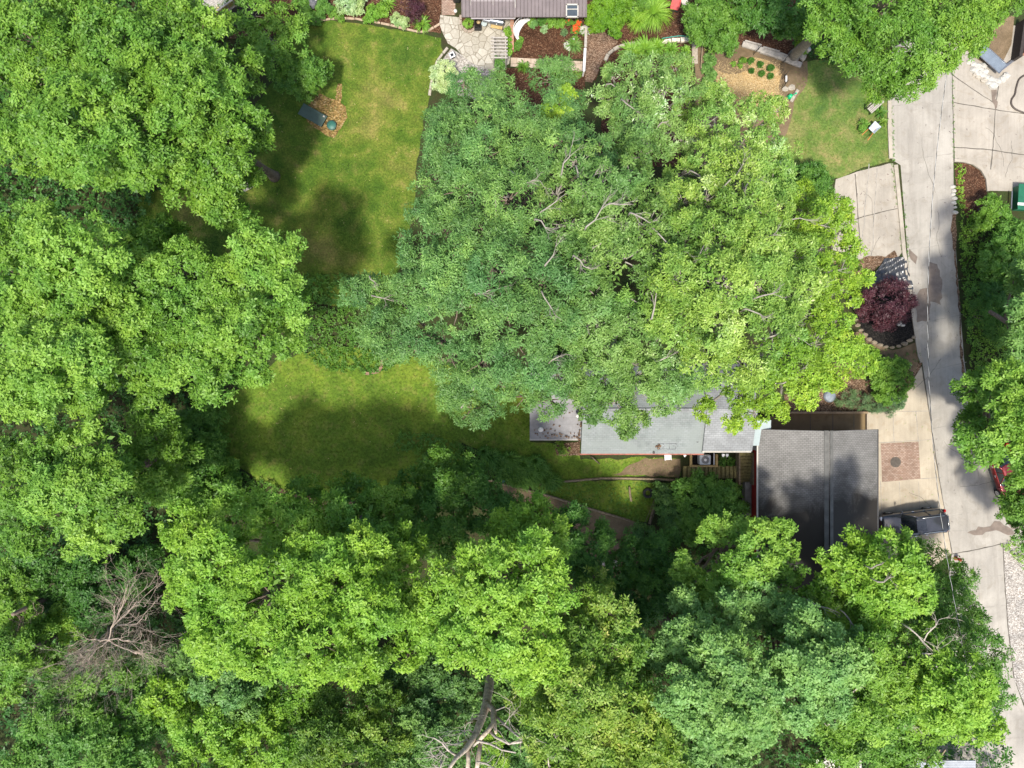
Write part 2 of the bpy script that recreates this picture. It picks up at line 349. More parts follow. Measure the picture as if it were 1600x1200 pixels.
poly_sheet('lawn', [(830,758),(940,750),(1060,755),(1060,770),(1020,790),(1010,815),(980,815),(900,788),(850,770)], .008, LAWN2, rough=.1, seed=3)
poly_sheet('lawn', [(1228,150),(1240,110),(1262,96),(1330,90),(1392,100),(1390,252),(1350,262),(1310,280),(1240,268),(1215,220)], .006, LAWN3, rough=.08, seed=4)
poly_sheet('lawn', [(430,740),(600,740),(640,790),(420,790)], .004, LITTER, rough=.2, seed=5)

ROAD = [(1384,60),(1486,60),(1489,170),(1490,330),(1494,400),(1500,480),(1506,560),(1516,630),(1536,700),(1556,760),(1570,795),(1588,822),(1588,836),(1566,850),
        (1569,900),(1575,980),(1584,1060),(1600,1105),(1640,1150),(1640,1240),(1400,1240),(1430,1100),(1470,1000),(1487,866),(1475,790),(1463,720),(1452,640),(1440,560),(1428,480),(1419,410),(1412,320),(1407,258),(1394,250),(1391,160)]
poly_sheet('road', ROAD, .012, ROADC)
poly_sheet('driveway', [(1486,40),(1640,40),(1640,300),(1545,298),(1543,280),(1534,264),(1516,254),(1490,250)], .014, DRIVEC)
poly_sheet('driveway', [(1304,290),(1306,280),(1340,268),(1388,256),(1395,256),(1402,300),(1407,350),(1409,395),(1404,402),(1370,406),(1345,412),(1300,410),(1300,340)], .014, DRIVEC, rough=.03)
poly_sheet('driveway', [(1440,572),(1453,650),(1463,722),(1475,792),(1487,864),(1440,900),(1300,900),(1330,646),(1368,644),(1402,641),(1420,605)], .014, APRONC)
poly_sheet('gravel_verge', [(1567,850),(1600,820),(1660,850),(1660,1150),(1602,1106),(1584,1060),(1575,980),(1569,900)], .010, GRAVEL, rough=.04)
poly_sheet('gravel_verge', [(1360,640),(1330,646),(1228,646),(1225,618),(1300,600),(1390,548),(1436,545),(1440,570),(1420,605),(1402,641)], .010, LITTER, rough=.05)
# joints of the slabs (thin strips inside one mesh per paving)
def strips(name, lines, wid, z, m, label=None, jit=0.0):
    mb = MB(); rn = random.Random(name)
    for ln in lines:
        P = [W(*p) for p in ln]; Q = []
        for i in range(len(P)-1):
            k = max(1, int((P[i+1]-P[i]).length/.4))
            for j in range(k): Q.append(P[i].lerp(P[i+1], j/k))
        Q.append(P[-1]); vs = []
        for i, q in enumerate(Q):
            t = (Q[min(i+1, len(Q)-1)]-Q[max(i-1, 0)]).normalized(); nrm = Vector((-t.y, t.x, 0))
            c = q + nrm*rn.uniform(-jit, jit); ww = wid*rn.uniform(.6, 1.3)/2
            vs += [(c.x+nrm.x*ww, c.y+nrm.y*ww, z), (c.x-nrm.x*ww, c.y-nrm.y*ww, z)]
        mb.add(vs, [(2*i+1, 2*i+3, 2*i+2, 2*i) for i in range(len(Q)-1)])
    o = mb.build(name, m); o['kind'] = 'structure'; return o
strips('road_joints', [[(1394,165),(1489,160)],[(1396,252),(1490,240)],[(1412,322),(1490,309)],[(1420,390),(1494,380)],[(1432,453),(1500,437)],[(1438,505),(1506,491)],[(1447,580),(1510,566)],
       [(1457,670),(1530,654)],[(1477,808),(1572,790)],[(1480,735),(1545,728)],[(1481,830),(1560,826)],[(1500,905),(1571,898)],[(1450,960),(1575,945)],[(1500,1160),(1620,1150)]], .035, .017, SEAM, jit=.015)
strips('road_joints', [[(1487,100),(1489,170),(1491,250)],[(1487,866),(1530,858),(1567,849)],[(1440,572),(1453,650),(1463,722),(1475,792),(1487,864)],[(1490,230),(1545,234),(1600,242)],
       [(1548,265),(1552,220),(1556,160),(1562,120)],[(1489,160),(1545,170),(1600,178)],[(1485,115),(1520,140),(1552,160)],[(1338,342),(1370,333),(1402,326)],[(1336,272),(1340,330),(1345,400)],[(1567,850),(1569,900),(1575,980),(1584,1060)]], .07, .020, JOINT, jit=.02)
strips('driveway_joints', [[(1368,644),(1453,642)],[(1372,692),(1463,686)],[(1438,748),(1470,746)],[(1395,644),(1397,691)],[(1431,642),(1435,692)],[(1405,753),(1407,790)],[(1435,752),(1437,800)],[(1376,752),(1377,800)]], .04, .020, SEAM, jit=.012)
strips('tyre_tracks', [[(1358,256),(1352,320),(1346,395)],[(1370,262),(1366,330),(1362,400)]], .06, .021, SEAM, jit=.05)
def stain(pts, seed): return poly_sheet('wet_stain', pts, .024, WETC, rough=.10, seed=seed, step=.3)
stain([(1452,410),(1463,412),(1470,430),(1472,450),(1470,470),(1468,476),(1462,472),(1455,470),(1452,500),(1432,504),(1430,480),(1436,452),(1450,450),(1452,430)], 1)
stain([(1418,390),(1428,393),(1432,402),(1430,412),(1422,405)], 2)
stain([(1512,832),(1530,824),(1545,822),(1552,814),(1562,813),(1568,822),(1580,825),(1585,835),(1568,834),(1555,830),(1540,833),(1520,836)], 3)
stain([(1575,790),(1583,796),(1592,815),(1600,830),(1580,826),(1573,815)], 4)
stain([(1548,142),(1556,142),(1557,160),(1555,172),(1552,158)], 5)

rnc = random.Random(77); cr = []
for (px, py, a_, ln) in ((1440,215,80,90),(1465,330,95,70),(1475,690,70,80),(1500,760,20,60),(1540,200,10,70),(1580,220,100,60),(1350,300,60,60),(1375,370,150,45),(1420,770,30,40),(1525,960,85,90),(1470,560,110,60)):
    q = [(px, py)]; aa = R(a_)
    for k in range(12): aa += rnc.uniform(-.35, .35); q.append((q[-1][0]+math.cos(aa)*ln/12, q[-1][1]+math.sin(aa)*ln/12))
    cr.append(q)
strips('paving_cracks', cr, .022, .023, JOINT, jit=.03)
strips('tyre_tracks', [[(1422,170),(1424,300),(1440,420),(1458,560)],[(1460,170),(1461,300),(1474,420),(1490,560)],[(1476,640),(1498,760),(1520,850),(1535,1000)],[(1510,640),(1535,760),(1553,850),(1563,1000)]], .28, .0185, concrete('tyre_worn_concrete', (.315, .29, .25), amt=.5), jit=.05)
# kerbs
def kerb(name, ln, wid, h, m, label=None):
    mb = MB(); P = [W(*p) for p in ln]; L = []; Rr = []
    for i, q in enumerate(P):
        t = (P[min(i+1, len(P)-1)]-P[max(i-1, 0)]).normalized(); nn = Vector((-t.y, t.x, 0))*wid/2
        L.append(q+nn); Rr.append(q-nn)
    n = len(P); vs = [(p.x, p.y, 0.002) for p in L]+[(p.x, p.y, .002) for p in Rr]+[(p.x, p.y, h) for p in L]+[(p.x, p.y, h) for p in Rr]
    fs = []
    for i in range(n-1):
        fs += [(2*n+i, 2*n+i+1, 3*n+i+1, 3*n+i)[::-1], (i, i+1, 2*n+i+1, 2*n+i)[::-1], (n+i, 3*n+i, 3*n+i+1, n+i+1)[::-1]]
    fs += [(0, 2*n, 3*n, n), (n-1, 2*n-1, 4*n-1, 3*n-1)]
    mb.add(vs, fs); o = mb.build(name, m); o['kind'] = 'structure'; return o
kerb('kerb', [(1389,158),(1389,200),(1391,248)], .28, .12, CURBC)
kerb('kerb', [(1399,258),(1406,330),(1412,395),(1419,440),(1428,500),(1436,555),(1440,566)], .30, .10, CURBC)
kerb('kerb', [(1490,251),(1505,252),(1520,256),(1533,265),(1541,279),(1543,299)], .22, .14, CURBC)

# ------------------------------------------------------------------ foliage engine
def add_quads(name, V, tint, mats, parent=None, world=True, mi=None):
    """V: (n,4,3) array"""
    n = len(V); me = bpy.data.meshes.new(name)
    me.vertices.add(n*4); me.vertices.foreach_set('co', V.astype(np.float32).ravel())
    me.loops.add(n*4); me.loops.foreach_set('vertex_index', np.arange(n*4, dtype=np.int32))
    me.polygons.add(n); me.polygons.foreach_set('loop_start', np.arange(0, n*4, 4, dtype=np.int32)); me.polygons.foreach_set('loop_total', np.full(n, 4, dtype=np.int32))
    me.update(calc_edges=True)
    a = me.attributes.new('tint', 'FLOAT', 'FACE'); a.data.foreach_set('value', np.clip(tint, 0, 1).astype(np.float32))
    for m in (mats if isinstance(mats, list) else [mats]): me.materials.append(m)
    return link(name, me, parent, world)
def norm(a): return a/np.maximum(np.linalg.norm(a, axis=-1, keepdims=True), 1e-9)
def leaves(P, N, T, rng, k=5, L=.28, Wd=.11, up=(-.25, .45)):
    n = len(P); ref = np.where(np.abs(N[:, 2:3]) < .9, np.array([[0., 0, 1]]), np.array([[1., 0, 0]]))
    U = norm(np.cross(N, ref)); V = np.cross(N, U); a0 = rng.uniform(0, 2*PI, n); out = []; tt = []
    for j in range(k):
        a = a0 + 2*PI*j/k + rng.uniform(-.4, .4, n); d = U*np.cos(a)[:, None] + V*np.sin(a)[:, None]
        Ld = norm(d + N*rng.uniform(up[0], up[1], n)[:, None]); S = norm(np.cross(Ld, N + rng.normal(0, .35, (n, 3))))
        l = (L*rng.uniform(.5, 1.45, n))[:, None]; wd = (Wd*rng.uniform(.8, 1.2, n))[:, None]
        b = P + Ld*l*.08; out.append(np.stack([b, b+Ld*l*.5+S*wd*.5, b+Ld*l, b+Ld*l*.5-S*wd*.5], 1))
        tt.append(T + rng.normal(0, .10, n))
    return np.concatenate(out), np.concatenate(tt)
def crown(name, lobes, mat, parent, seed, L=.28, Wd=.115, puff=.62, flat=.62, dens=1.15, base=.45, k=5, world=True, fill=.3):
    """lobes: (x, y, z, r, tint) in metres"""
    rng = np.random.default_rng(seed); LB = np.array([l[:4] for l in lobes]); Ps, Ns, Ts = [], [], []; Fp, Fn, Ft = [], [], []; tips = []
    for i, l in enumerate(lobes):
        x, y, z, r = l[:4]; tn = (l[4] if len(l) > 4 else 0.0) + rng.uniform(-.09, .09)
        pr = min(puff, r*.42); npuff = max(7, int(7.5*(r/pr)**2*.47))
        d = norm(rng.normal(0, 1, (npuff*2, 3))); d = d[d[:, 2] > -.25][:npuff]
        # low-frequency bulges of the outline
        ph = rng.uniform(0, 6.28, 3); th = np.arctan2(d[:, 1], d[:, 0])
        rr = r*(.88+.10*np.sin(3*th+ph[0])+.08*np.sin(5*th+ph[1]))*rng.uniform(.70, 1.10, len(d))
        c = np.array([x, y, z]) + d*rr[:, None]*np.array([1, 1, flat])
        keep = np.ones(len(c), bool)
        for j in range(len(lobes)):
            if j == i: continue
            q = (c-LB[j, :3])/np.array([1, 1, flat]); keep &= np.linalg.norm(q, axis=1) > LB[j, 3]*.72
        c = c[keep]; d = d[keep]
        for cc, dd in zip(c, d):
            tips.append((cc, i)); rp = pr*rng.uniform(.55, 1.40); m = max(5, int(26*dens*(rp/.75)**2*(.28/L)**1.6))
            e = norm(rng.normal(0, 1, (m, 3)) + np.array([0, 0, .65]) + dd*.5)
            Ps.append(cc + e*rp*rng.uniform(.45, 1.05, (m, 1))*np.array([1, 1, .7])); Ns.append(norm(e*.7+np.array([0, 0, .55])+rng.normal(0, .28, (m, 3))))
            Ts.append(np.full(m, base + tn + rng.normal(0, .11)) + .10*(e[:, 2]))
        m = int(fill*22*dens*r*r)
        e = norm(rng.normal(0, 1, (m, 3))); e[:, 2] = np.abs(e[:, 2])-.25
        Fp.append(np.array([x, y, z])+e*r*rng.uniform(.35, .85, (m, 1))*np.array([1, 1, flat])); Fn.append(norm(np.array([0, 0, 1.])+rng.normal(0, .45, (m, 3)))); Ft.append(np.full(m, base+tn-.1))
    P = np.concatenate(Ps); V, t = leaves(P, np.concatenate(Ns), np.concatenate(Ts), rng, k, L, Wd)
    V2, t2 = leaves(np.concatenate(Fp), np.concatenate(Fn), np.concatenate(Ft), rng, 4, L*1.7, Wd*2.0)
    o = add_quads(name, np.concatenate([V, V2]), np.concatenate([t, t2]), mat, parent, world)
    return o, tips
def limbs(mb, a, b, r0, r1, rn, n=6, wob=.25, sag=0, seg=4, m=0):
    a, b = Vector(a), Vector(b); pts = []; rad = []; L = (b-a).length
    for i in range(seg+1):
        t = i/seg; p = a.lerp(b, t)
        if 0 < i < seg: p += Vector((rn.uniform(-1, 1), rn.uniform(-1, 1), rn.uniform(-.5, 1)))*wob*L*.15
        pts.append(p); rad.append(r0+(r1-r0)*t)
    mb.tube(pts, rad, n, m, False); return pts
def tree(name, label, cat, at, lobes_px, mat, seed, trunk_r=.28, bark=BARK, group=None, wood=.25, **kw):
    """lobes_px: (px, py, r_px, z[, tint])"""
    lob = []
    for l in lobes_px:
        c = W(l[0], l[1], l[3]); lob.append((c.x, c.y, l[3], l[2]/F*(H-l[3])*.90, l[4] if len(l) > 4 else 0))
    jr = random.Random(seed*7); lob = [(x, y, z+jr.uniform(-.9, .9), r, t) for x, y, z, r, t in lob]
    base = at
    if base is None:
        s = sum(l[3]**2 for l in lob); base = (sum(l[0]*l[3]**2 for l in lob)/s, sum(l[1]*l[3]**2 for l in lob)/s, 0)
    root = thing(name, label, cat, base, 0, group); rn = random.Random(seed)
    o, tips = crown('crown', lob, LM[mat] if isinstance(mat, str) else mat, root, seed, **kw)
    zt = max(l[2] for l in lob); mb = MB(); top = Vector((sum(l[0] for l in lob)/len(lob), sum(l[1] for l in lob)/len(lob), zt*.55))
    b = Vector(base); sh = b.lerp(top, .45)
    mb.tube([b+Vector((0, 0, -.1)), b+Vector((0, 0, .4)), b.lerp(sh, .5), sh, top], [trunk_r*1.5, trunk_r*1.1, trunk_r*.9, trunk_r*.75, trunk_r*.5], 10)
    mb.build('trunk', bark, root)
    mb = MB(); ends = []
    for l in lob:
        c = Vector(l[:3]) - Vector((0, 0, l[3]*.1)); s0 = sh.lerp(top, rn.uniform(.2, 1))
        limbs(mb, s0, c, trunk_r*.42, trunk_r*.16, rn, 6); ends.append(c)
    for cc, i in tips:
        if rn.random() < wood: limbs(mb, ends[i].lerp(Vector(cc), .15), Vector(cc), trunk_r*.12, .012, rn, 4, seg=3)
    mb.build('branches', bark, root)
    return root, lob, tips
def twig(mb, p, d, L, r, rn, depth, n=4, m=0, spread=.6, up=.05):
    """recursive bare branch"""
    pts = [p]; q = p; dd = d.normalized()
    for i in range(3):
        dd = (dd + Vector((rn.uniform(-1, 1), rn.uniform(-1, 1), rn.uniform(-.6, .8)))*.28 + Vector((0, 0, up))).normalized(); q = q + dd*L/3; pts.append(q)
    mb.tube(pts, [r, r*.85, r*.7, r*.55 if depth else r*.3], n if depth > 1 else 3, m, False)
    if depth <= 0: return
    for j in range(rn.choice((2, 3, 3))):
        s = pts[rn.choice((1, 2, 3))]; nd = (dd + Vector((rn.uniform(-1, 1), rn.uniform(-1, 1), rn.uniform(-.5, .7)))*spread*1.3).normalized()
        twig(mb, s, nd, L*rn.uniform(.55, .8), r*.58, rn, depth-1, n, m, spread, up)
def cover(name, poly, mat, label, seed, dens=7, L=.2, Wd=.12, hmin=.03, hmax=.35, k=4, base=.45, parent=None, patch=1.0):
    """leafy ground cover: rosettes of leaves over a patch (stuff)"""
    rng = np.random.default_rng(seed); P = np.array([[*(W(*p)[:2])] for p in poly]); mn, mx = P.min(0), P.max(0)
    n = int(dens*np.prod(mx-mn)); q = rng.uniform(mn, mx, (n, 2)); ins = np.zeros(n, bool); j = len(P)-1
    for i in range(len(P)):
        xi, yi = P[i]; xj, yj = P[j]; cnd = ((yi > q[:, 1]) != (yj > q[:, 1])) & (q[:, 0] < (xj-xi)*(q[:, 1]-yi)/(yj-yi+1e-12)+xi); ins ^= cnd; j = i
    q = q[ins]; n = len(q)
    f = (np.sin(q[:, 0]*1.7/patch+seed)*np.sin(q[:, 1]*2.1/patch+seed*2)+np.sin(q[:, 0]*4.3/patch+q[:, 1]*3.1/patch)*.6+1.6)/3.2
    z = hmin+(hmax-hmin)*f*rng.uniform(.55, 1, n)
    N = norm(np.array([0, 0, 1.])+rng.normal(0, .4, (n, 3))); V, t = leaves(np.column_stack([q, z]), N, base+.25*(f-.5)+rng.normal(0, .08, n), rng, k, L, Wd)
    o = add_quads(name, V, t, LM[mat] if isinstance(mat, str) else mat, parent); 
    if parent is None: tag(o, None, None, None, 'stuff')
    if label: o['label'] = label
    return o
def straps(name, label, cat, c, r, n, mat, seed, h=.35, wd=.035, group=None, lean=(0, 0), parent=None):
    """clump of arching strap leaves"""
    rng = np.random.default_rng(seed); a = rng.uniform(0, 2*PI, n); l = r*rng.uniform(.55, 1.1, n); c = np.array(c)
    d = np.column_stack([np.cos(a)+lean[0], np.sin(a)+lean[1], np.zeros(n)]); s = np.column_stack([-np.sin(a), np.cos(a), rng.uniform(-.5, .5, n)])*wd
    b = c + d*rng.uniform(0, .25*r, (n, 1)); hh = h*rng.uniform(.6, 1.1, n); Q = []
    prof = [(0, 0, 1), (.35, .8, 1), (.7, .95, .8), (1.0, .55, .15)]
    for i in range(3):
        t0, z0, w0 = prof[i]; t1, z1, w1 = prof[i+1]
        A = b+d*(l*t0)[:, None]+np.column_stack([0*hh, 0*hh, hh*z0]); B = b+d*(l*t1)[:, None]+np.column_stack([0*hh, 0*hh, hh*z1])
        Q.append(np.stack([A-s*w0, A+s*w0, B+s*w1, B-s*w1], 1))
    t = rng.normal(.55, .15, n); o = add_quads(name, np.concatenate(Q), np.concatenate([t]*3), LM[mat])
    tag(o, label, cat, group); return o
def shrub(name, label, cat, lobes_px, mat, seed, group=None, L=.13, Wd=.075, puff=.3, **kw):
    lob = []
    for l in lobes_px:
        c = W(l[0], l[1], l[3]); lob.append((c.x, c.y, l[3], l[2]/F*(H-l[3]), l[4] if len(l) > 4 else 0))
    b = lob[0]; root = thing(name, label, cat, (b[0], b[1], 0), 0, group); kw.setdefault('fill', .8)
    crown('foliage', lob, LM[mat], root, seed, L=L, Wd=Wd, puff=puff, **kw)
    mb = MB(); rn = random.Random(seed)
    for l in lob: limbs(mb, (b[0], b[1], 0), (l[0], l[1], l[2]), .035, .01, rn, 5)
    mb.build('stem', BARK, root); return root
# ------------------------------------------------------------------ garden beds and paths
poly_sheet('mulch_bed', [(395,0),(470,-30),(690,-30),(690,20),(688,52),(665,50),(620,42),(570,33),(520,29),(480,36),(445,42),(420,60),(395,40)], .014, MULCH, rough=.06, seed=6)
poly_sheet('mulch_bed', [(800,22),(915,22),(915,92),(800,92)], .016, MULCH)
poly_sheet('mulch_bed', [(775,106),(914,108),(914,150),(830,190),(780,150)], .016, MULCH)
poly_sheet('mulch_bed', [(912,0),(1245,0),(1262,60),(1262,90),(1245,98),(1160,70),(1085,70),(1040,66),(990,68),(960,76),(944,96),(930,125),(915,125)], .010, MULCH, rough=.06, seed=7)
poly_sheet('mulch_bed', [(940,98),(962,78),(990,70),(1040,70),(1084,70),(1084,120),(1060,260),(940,260)], .018, MULCH, rough=.06, seed=8)
poly_sheet('path', [(917,46),(945,50),(966,66),(956,76),(942,92),(934,115),(925,130),(915,128)], .020, CHIPPATH, rough=.06, seed=9)
poly_sheet('garden_soil', [(1086,68),(1160,70),(1245,100),(1262,95),(1262,130),(1240,160),(1236,185),(1210,260),(1085,260)], .014, DIRT, rough=.08, seed=10)
poly_sheet('straw_patch', [(1116,108),(1128,114),(1145,117),(1160,114),(1170,108),(1164,96),(1166,88),(1178,88),(1200,96),(1214,104),(1220,118),(1216,140),(1222,170),(1225,185),(1200,190),(1185,170),(1150,160),(1120,135)], .030, STRAW, rough=.09, seed=11, step=.3)
poly_sheet('mulch_bed', [(1492,256),(1505,254),(1518,258),(1531,267),(1539,281),(1541,299),(1556,335),(1550,345),(1510,340),(1494,300)], .018, MULCH, rough=.04, seed=12)
poly_sheet('mulch_bed', [(1338,482),(1345,455),(1372,440),(1412,438),(1424,446),(1428,470),(1431,510),(1428,528),(1410,540),(1385,542),(1362,534),(1345,515)], .020, BLACKM, rough=.02, seed=13)
poly_sheet('bare_dirt', [(1315,520),(1345,518),(1365,536),(1395,548),(1432,535),(1438,550),(1430,580),(1300,590)], .012, DIRT, rough=.05, seed=14)
poly_sheet('straw_ring', [(500,145),(513,152),(524,158),(527,132),(533,130),(535,150),(532,160),(540,168),(542,185),(534,200),(522,216),(510,210),(500,205),(485,195),(470,175)], .012, THATCH, rough=.08, seed=15, step=.3)
poly_sheet('bare_dirt', [(345,45),(372,28),(400,30),(385,60),(350,60)], .012, LITTER)
poly_sheet('leaf_drift', [(1489,335),(1486,360),(1491,400),(1493,430),(1497,470),(1501,520),(1504,560),(1512,600),(1522,640),(1516,640),(1506,600),(1500,560),(1500,480),(1494,400),(1494,335)], .026, LITTER, rough=.07, seed=31, step=.3)
poly_sheet('leaf_drift', [(1302,408),(1345,404),(1372,398),(1384,400),(1398,390),(1404,404),(1384,410),(1360,425),(1330,440),(1305,440)], .026, LITTER, rough=.09, seed=32, step=.3)
poly_sheet('gravel_verge', [(690,95),(705,76),(730,90),(760,108),(775,112),(770,160),(715,150),(700,125)], .012, GRAVEL, rough=.04, seed=16)
poly_sheet('patio', [(688,24),(722,28),(802,28),(802,56),(796,100),(775,112),(757,108),(738,99),(724,89),(712,76),(700,68),(692,52),(687,38)], .022, FLAG, rough=.03, seed=17)
poly_sheet('path', [(690,-10),(712,-10),(711,24),(690,24)], .024, BRICKP)
poly_sheet('path', [(798,90),(911,96),(909,112),(798,104)], .024, PAVER)
poly_sheet('path', [(1376,693),(1435,690),(1438,748),(1378,753)], .028, BRICKP)
poly_sheet('bare_dirt', [(1010,716),(1062,716),(1062,746),(1010,744),(960,742),(985,725)], .016, DIRT, rough=.12, seed=18)
poly_sheet('bare_dirt', [(740,742),(800,760),(870,780),(985,812),(1010,830),(1000,920),(940,900),(900,840),(820,790)], .012, DIRT, rough=.1, seed=19)
poly_sheet('bare_dirt', [(905,690),(906,712),(870,712),(866,694)], .014, LITTER, rough=.04, seed=20)
cover('ground_cover', [(1494,310),(1510,330),(1540,340),(1580,370),(1620,380),(1620,640),(1540,640),(1516,600),(1503,480)], 'fresh', 'bright green creeping plants on the bank along the right side of the alley', 1, dens=26, L=0.17, Wd=0.12, hmax=.5)
cover('ground_cover', [(1490,256),(1504,256),(1508,270),(1502,290),(1506,320),(1494,320)], 'lime', 'light green creeper at the kerb of the mulch bed', 2, dens=30, L=0.14, Wd=0.1, hmax=.25)
cover('ground_cover', [(470,430),(600,430),(660,480),(640,560),(590,585),(520,580),(480,560),(460,500)], 'mid', 'dark ivy between the two lawns', 3, dens=30, L=0.17, Wd=0.12, hmax=.5, base=.5)
cover('ground_cover', [(300,640),(345,660),(358,700),(380,735),(440,760),(420,800),(300,800),(250,700)], 'mid', 'leafy ground cover at the left edge of the lower lawn', 4, dens=28, L=0.18, Wd=0.12, hmax=.9, base=.5)
cover('ground_cover', [(612,700),(625,672),(680,680),(740,700),(800,712),(830,740),(800,752),(720,735),(650,710)], 'mid', 'dark green creeper at the lower right of the mossy lawn', 5, dens=28, L=0.15, Wd=0.11, hmax=.35, base=.55)
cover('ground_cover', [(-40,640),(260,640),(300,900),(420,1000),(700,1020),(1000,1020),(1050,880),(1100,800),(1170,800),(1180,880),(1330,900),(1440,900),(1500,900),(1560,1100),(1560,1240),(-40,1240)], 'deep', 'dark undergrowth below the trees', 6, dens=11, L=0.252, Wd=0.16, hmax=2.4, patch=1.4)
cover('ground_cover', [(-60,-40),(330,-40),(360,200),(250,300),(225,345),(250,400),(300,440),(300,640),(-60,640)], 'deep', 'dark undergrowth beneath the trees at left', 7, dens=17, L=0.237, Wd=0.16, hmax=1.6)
cover('ground_cover', [(1225,60),(1300,60),(1390,95),(1340,105),(1290,100),(1262,92)], 'deep', 'dark weeds at the foot of the corner tree', 8, dens=26, L=0.16, Wd=0.1, hmax=.4)
cover('ground_cover', [(1560,850),(1578,838),(1600,850),(1610,905),(1590,880)], 'lime', 'yellow-green weeds on the gravel', 9, dens=22, L=0.12, Wd=0.08, hmax=.25)
cover('ground_cover', [(1310,530),(1360,540),(1395,550),(1436,545),(1438,560),(1395,640),(1350,600),(1300,590)], 'deep', 'low weeds behind the black mulch bed', 10, dens=7, L=0.13, Wd=0.08, hmax=.2)
cover('ground_cover', [(830,758),(980,752),(1050,760),(1010,812),(980,812),(880,780)], 'mid', 'weeds on the lower terrace', 11, dens=14, L=0.09, Wd=0.06, hmax=.14, base=.6)
for i, pl in enumerate([[(1391,255),(1397,255),(1404,300),(1409,350),(1412,400),(1408,400),(1403,340)], [(1391,158),(1395,158),(1398,252),(1394,252)], [(1487,105),(1490,105),(1492,250),(1489,250)], [(1407,300),(1412,300),(1421,410),(1416,410)]]):
    cover('joint_weeds', pl, 'mid', 'thin line of weeds in a joint beside the kerb', 20+i, dens=50, L=0.07, Wd=0.04, hmax=.07, base=.6)
cover('grass_tufts', [(430,45),(690,60),(650,300),(620,450),(420,440),(180,370),(380,280),(440,110)], 'grass', 'longer blades scattered over the upper lawn', 30, dens=16, L=0.1, Wd=0.022, hmin=.0, hmax=.05, base=.45)
cover('grass_tufts', [(345,640),(450,560),(520,545),(640,555),(760,590),(830,690),(1060,720),(1060,745),(860,752),(740,700),(600,720),(540,770),(400,750)], 'grass', 'longer blades scattered over the lower lawn', 31, dens=16, L=0.09, Wd=0.022, hmin=.0, hmax=.05, base=.42)
cover('grass_tufts', [(1240,110),(1262,100),(1392,100),(1390,252),(1310,278),(1240,268)], 'grass', 'longer blades on the lawn beside the alley', 32, dens=22, L=0.1, Wd=0.024, hmin=.0, hmax=.05, base=.5)

# ------------------------------------------------------------------ trees
big = dict(L=0.22, Wd=0.11)
tree('broadleaf_tree', 'broad light green tree filling the top left corner', 'tree', None,
     [(60,70,65,13,.0),(90,130,80,13.5),(190,90,90,15),(150,200,95,15.5,.05),(240,190,70,15,.05),(60,230,55,11.5),(110,245,52,11.5),(235,240,55,13.5),(170,245,55,13),(10,100,50,11,-.1),(260,40,60,12),(140,20,60,11),(10,200,50,9,-.15)], 'fresh', 11, .38, **big)
tree('broadleaf_tree', 'rounded green tree with a drooping lower limb, beside the upper lawn', 'tree', None,
     [(320,80,62,12.5),(290,150,60,14,.05),(340,170,65,13.5),(330,240,62,13),(385,120,42,10,-.12),(390,200,35,10,-.1),(310,290,52,11),(345,315,40,9.5),(375,340,24,7.5),(270,240,45,13),(280,30,45,11),(385,270,24,8)], 'fresh', 12, .34, base=.42, **big)
tree('broadleaf_tree', 'light green tree at the left edge level with the ivy', 'tree', None,
     [(50,342,36,13),(70,380,60,15,.08),(130,400,65,15.5,.1),(30,430,60,14.5,.06),(110,450,55,14,.04),(165,440,45,12.5,-.05),(0,380,50,13)], 'fresh', 13, .34, **big)
tree('broadleaf_tree', 'pale green tree at the left edge below the first, nearest the frame', 'tree', None,
     [(60,520,60,14),(120,560,62,14.5,.05),(40,600,65,14,.05),(120,610,50,12.5),(10,540,50,13,-.05),(160,590,40,11,-.1),(80,560,60,15,.08),(150,520,40,11,-.1)], 'fresh', 14, .33, base=.47, **big)
tree('broadleaf_tree', 'wide green tree leaning over the ivy between both lawns', 'tree', None,
     [(250,385,40,9,-.15),(215,395,38,11.5),(205,445,42,12.5),(215,505,44,12.5),(225,560,42,12.5),(235,430,45,12),(285,420,50,12.5),(340,440,50,13),(400,400,48,13.5,.05),(440,410,42,13),(430,470,52,14,.05),(395,520,55,14,.08),(440,530,36,12),(340,520,52,13.5,.05),(280,490,50,13),(250,540,48,12),(300,580,48,13,.05),(340,590,42,12.5,.05),(400,575,32,11.5),(220,590,36,10,-.1),(190,480,38,11),(465,455,22,10,-.1),(275,370,30,8,-.15)], 'fresh', 15, .36, **big)
tree('broadleaf_tree', 'green tree below the leaning ones, left of the mossy lawn', 'tree', None,
     [(80,715,55,11),(150,715,58,12,.05),(50,760,55,12),(120,770,65,13,.06),(185,780,60,12.5,.02),(170,830,38,11.5,.1),(240,700,50,9.5,.0),(225,750,45,10,.03),(280,700,36,7.5,.05),(270,760,36,8,.05),(250,650,36,8),(60,820,50,9,-.12),(20,710,40,9,-.1),(130,830,40,11,.05)], 'fresh', 16, .34, base=.42, **big)
shrub('large_shrub', 'loose viny shrub against the left end of the mossy lawn', 'shrub', [(300,680,40,2.5),(325,650,26,2.2),(285,720,42,3),(325,700,30,2),(340,740,26,1.5),(255,740,40,3.5),(290,770,38,2.5),(350,770,30,1.5)], 'mid', 17, L=0.2, Wd=0.11, puff=.5, base=.55)
tree('broadleaf_tree', 'large lime green tree below the mossy lawn, left of centre', 'tree', None,
     [(300,826,50,9.5,.05),(300,910,48,14),(370,806,52,9.5,.05),(350,890,70,14.5,.04),(440,820,60,10.5,.05),(420,930,78,16.5,.05),(505,822,56,10.5,.05),(500,910,75,16,.03),(560,875,62,14),(570,950,62,17),(490,1000,68,16.5,.04),(410,1010,55,15.5,.03),(340,980,60,15,.03),(560,1015,48,15),(620,930,48,14.5),(620,880,42,13),(640,850,30,11),(480,1040,40,15),(330,1020,40,13)], 'lime', 18, .42, **big)
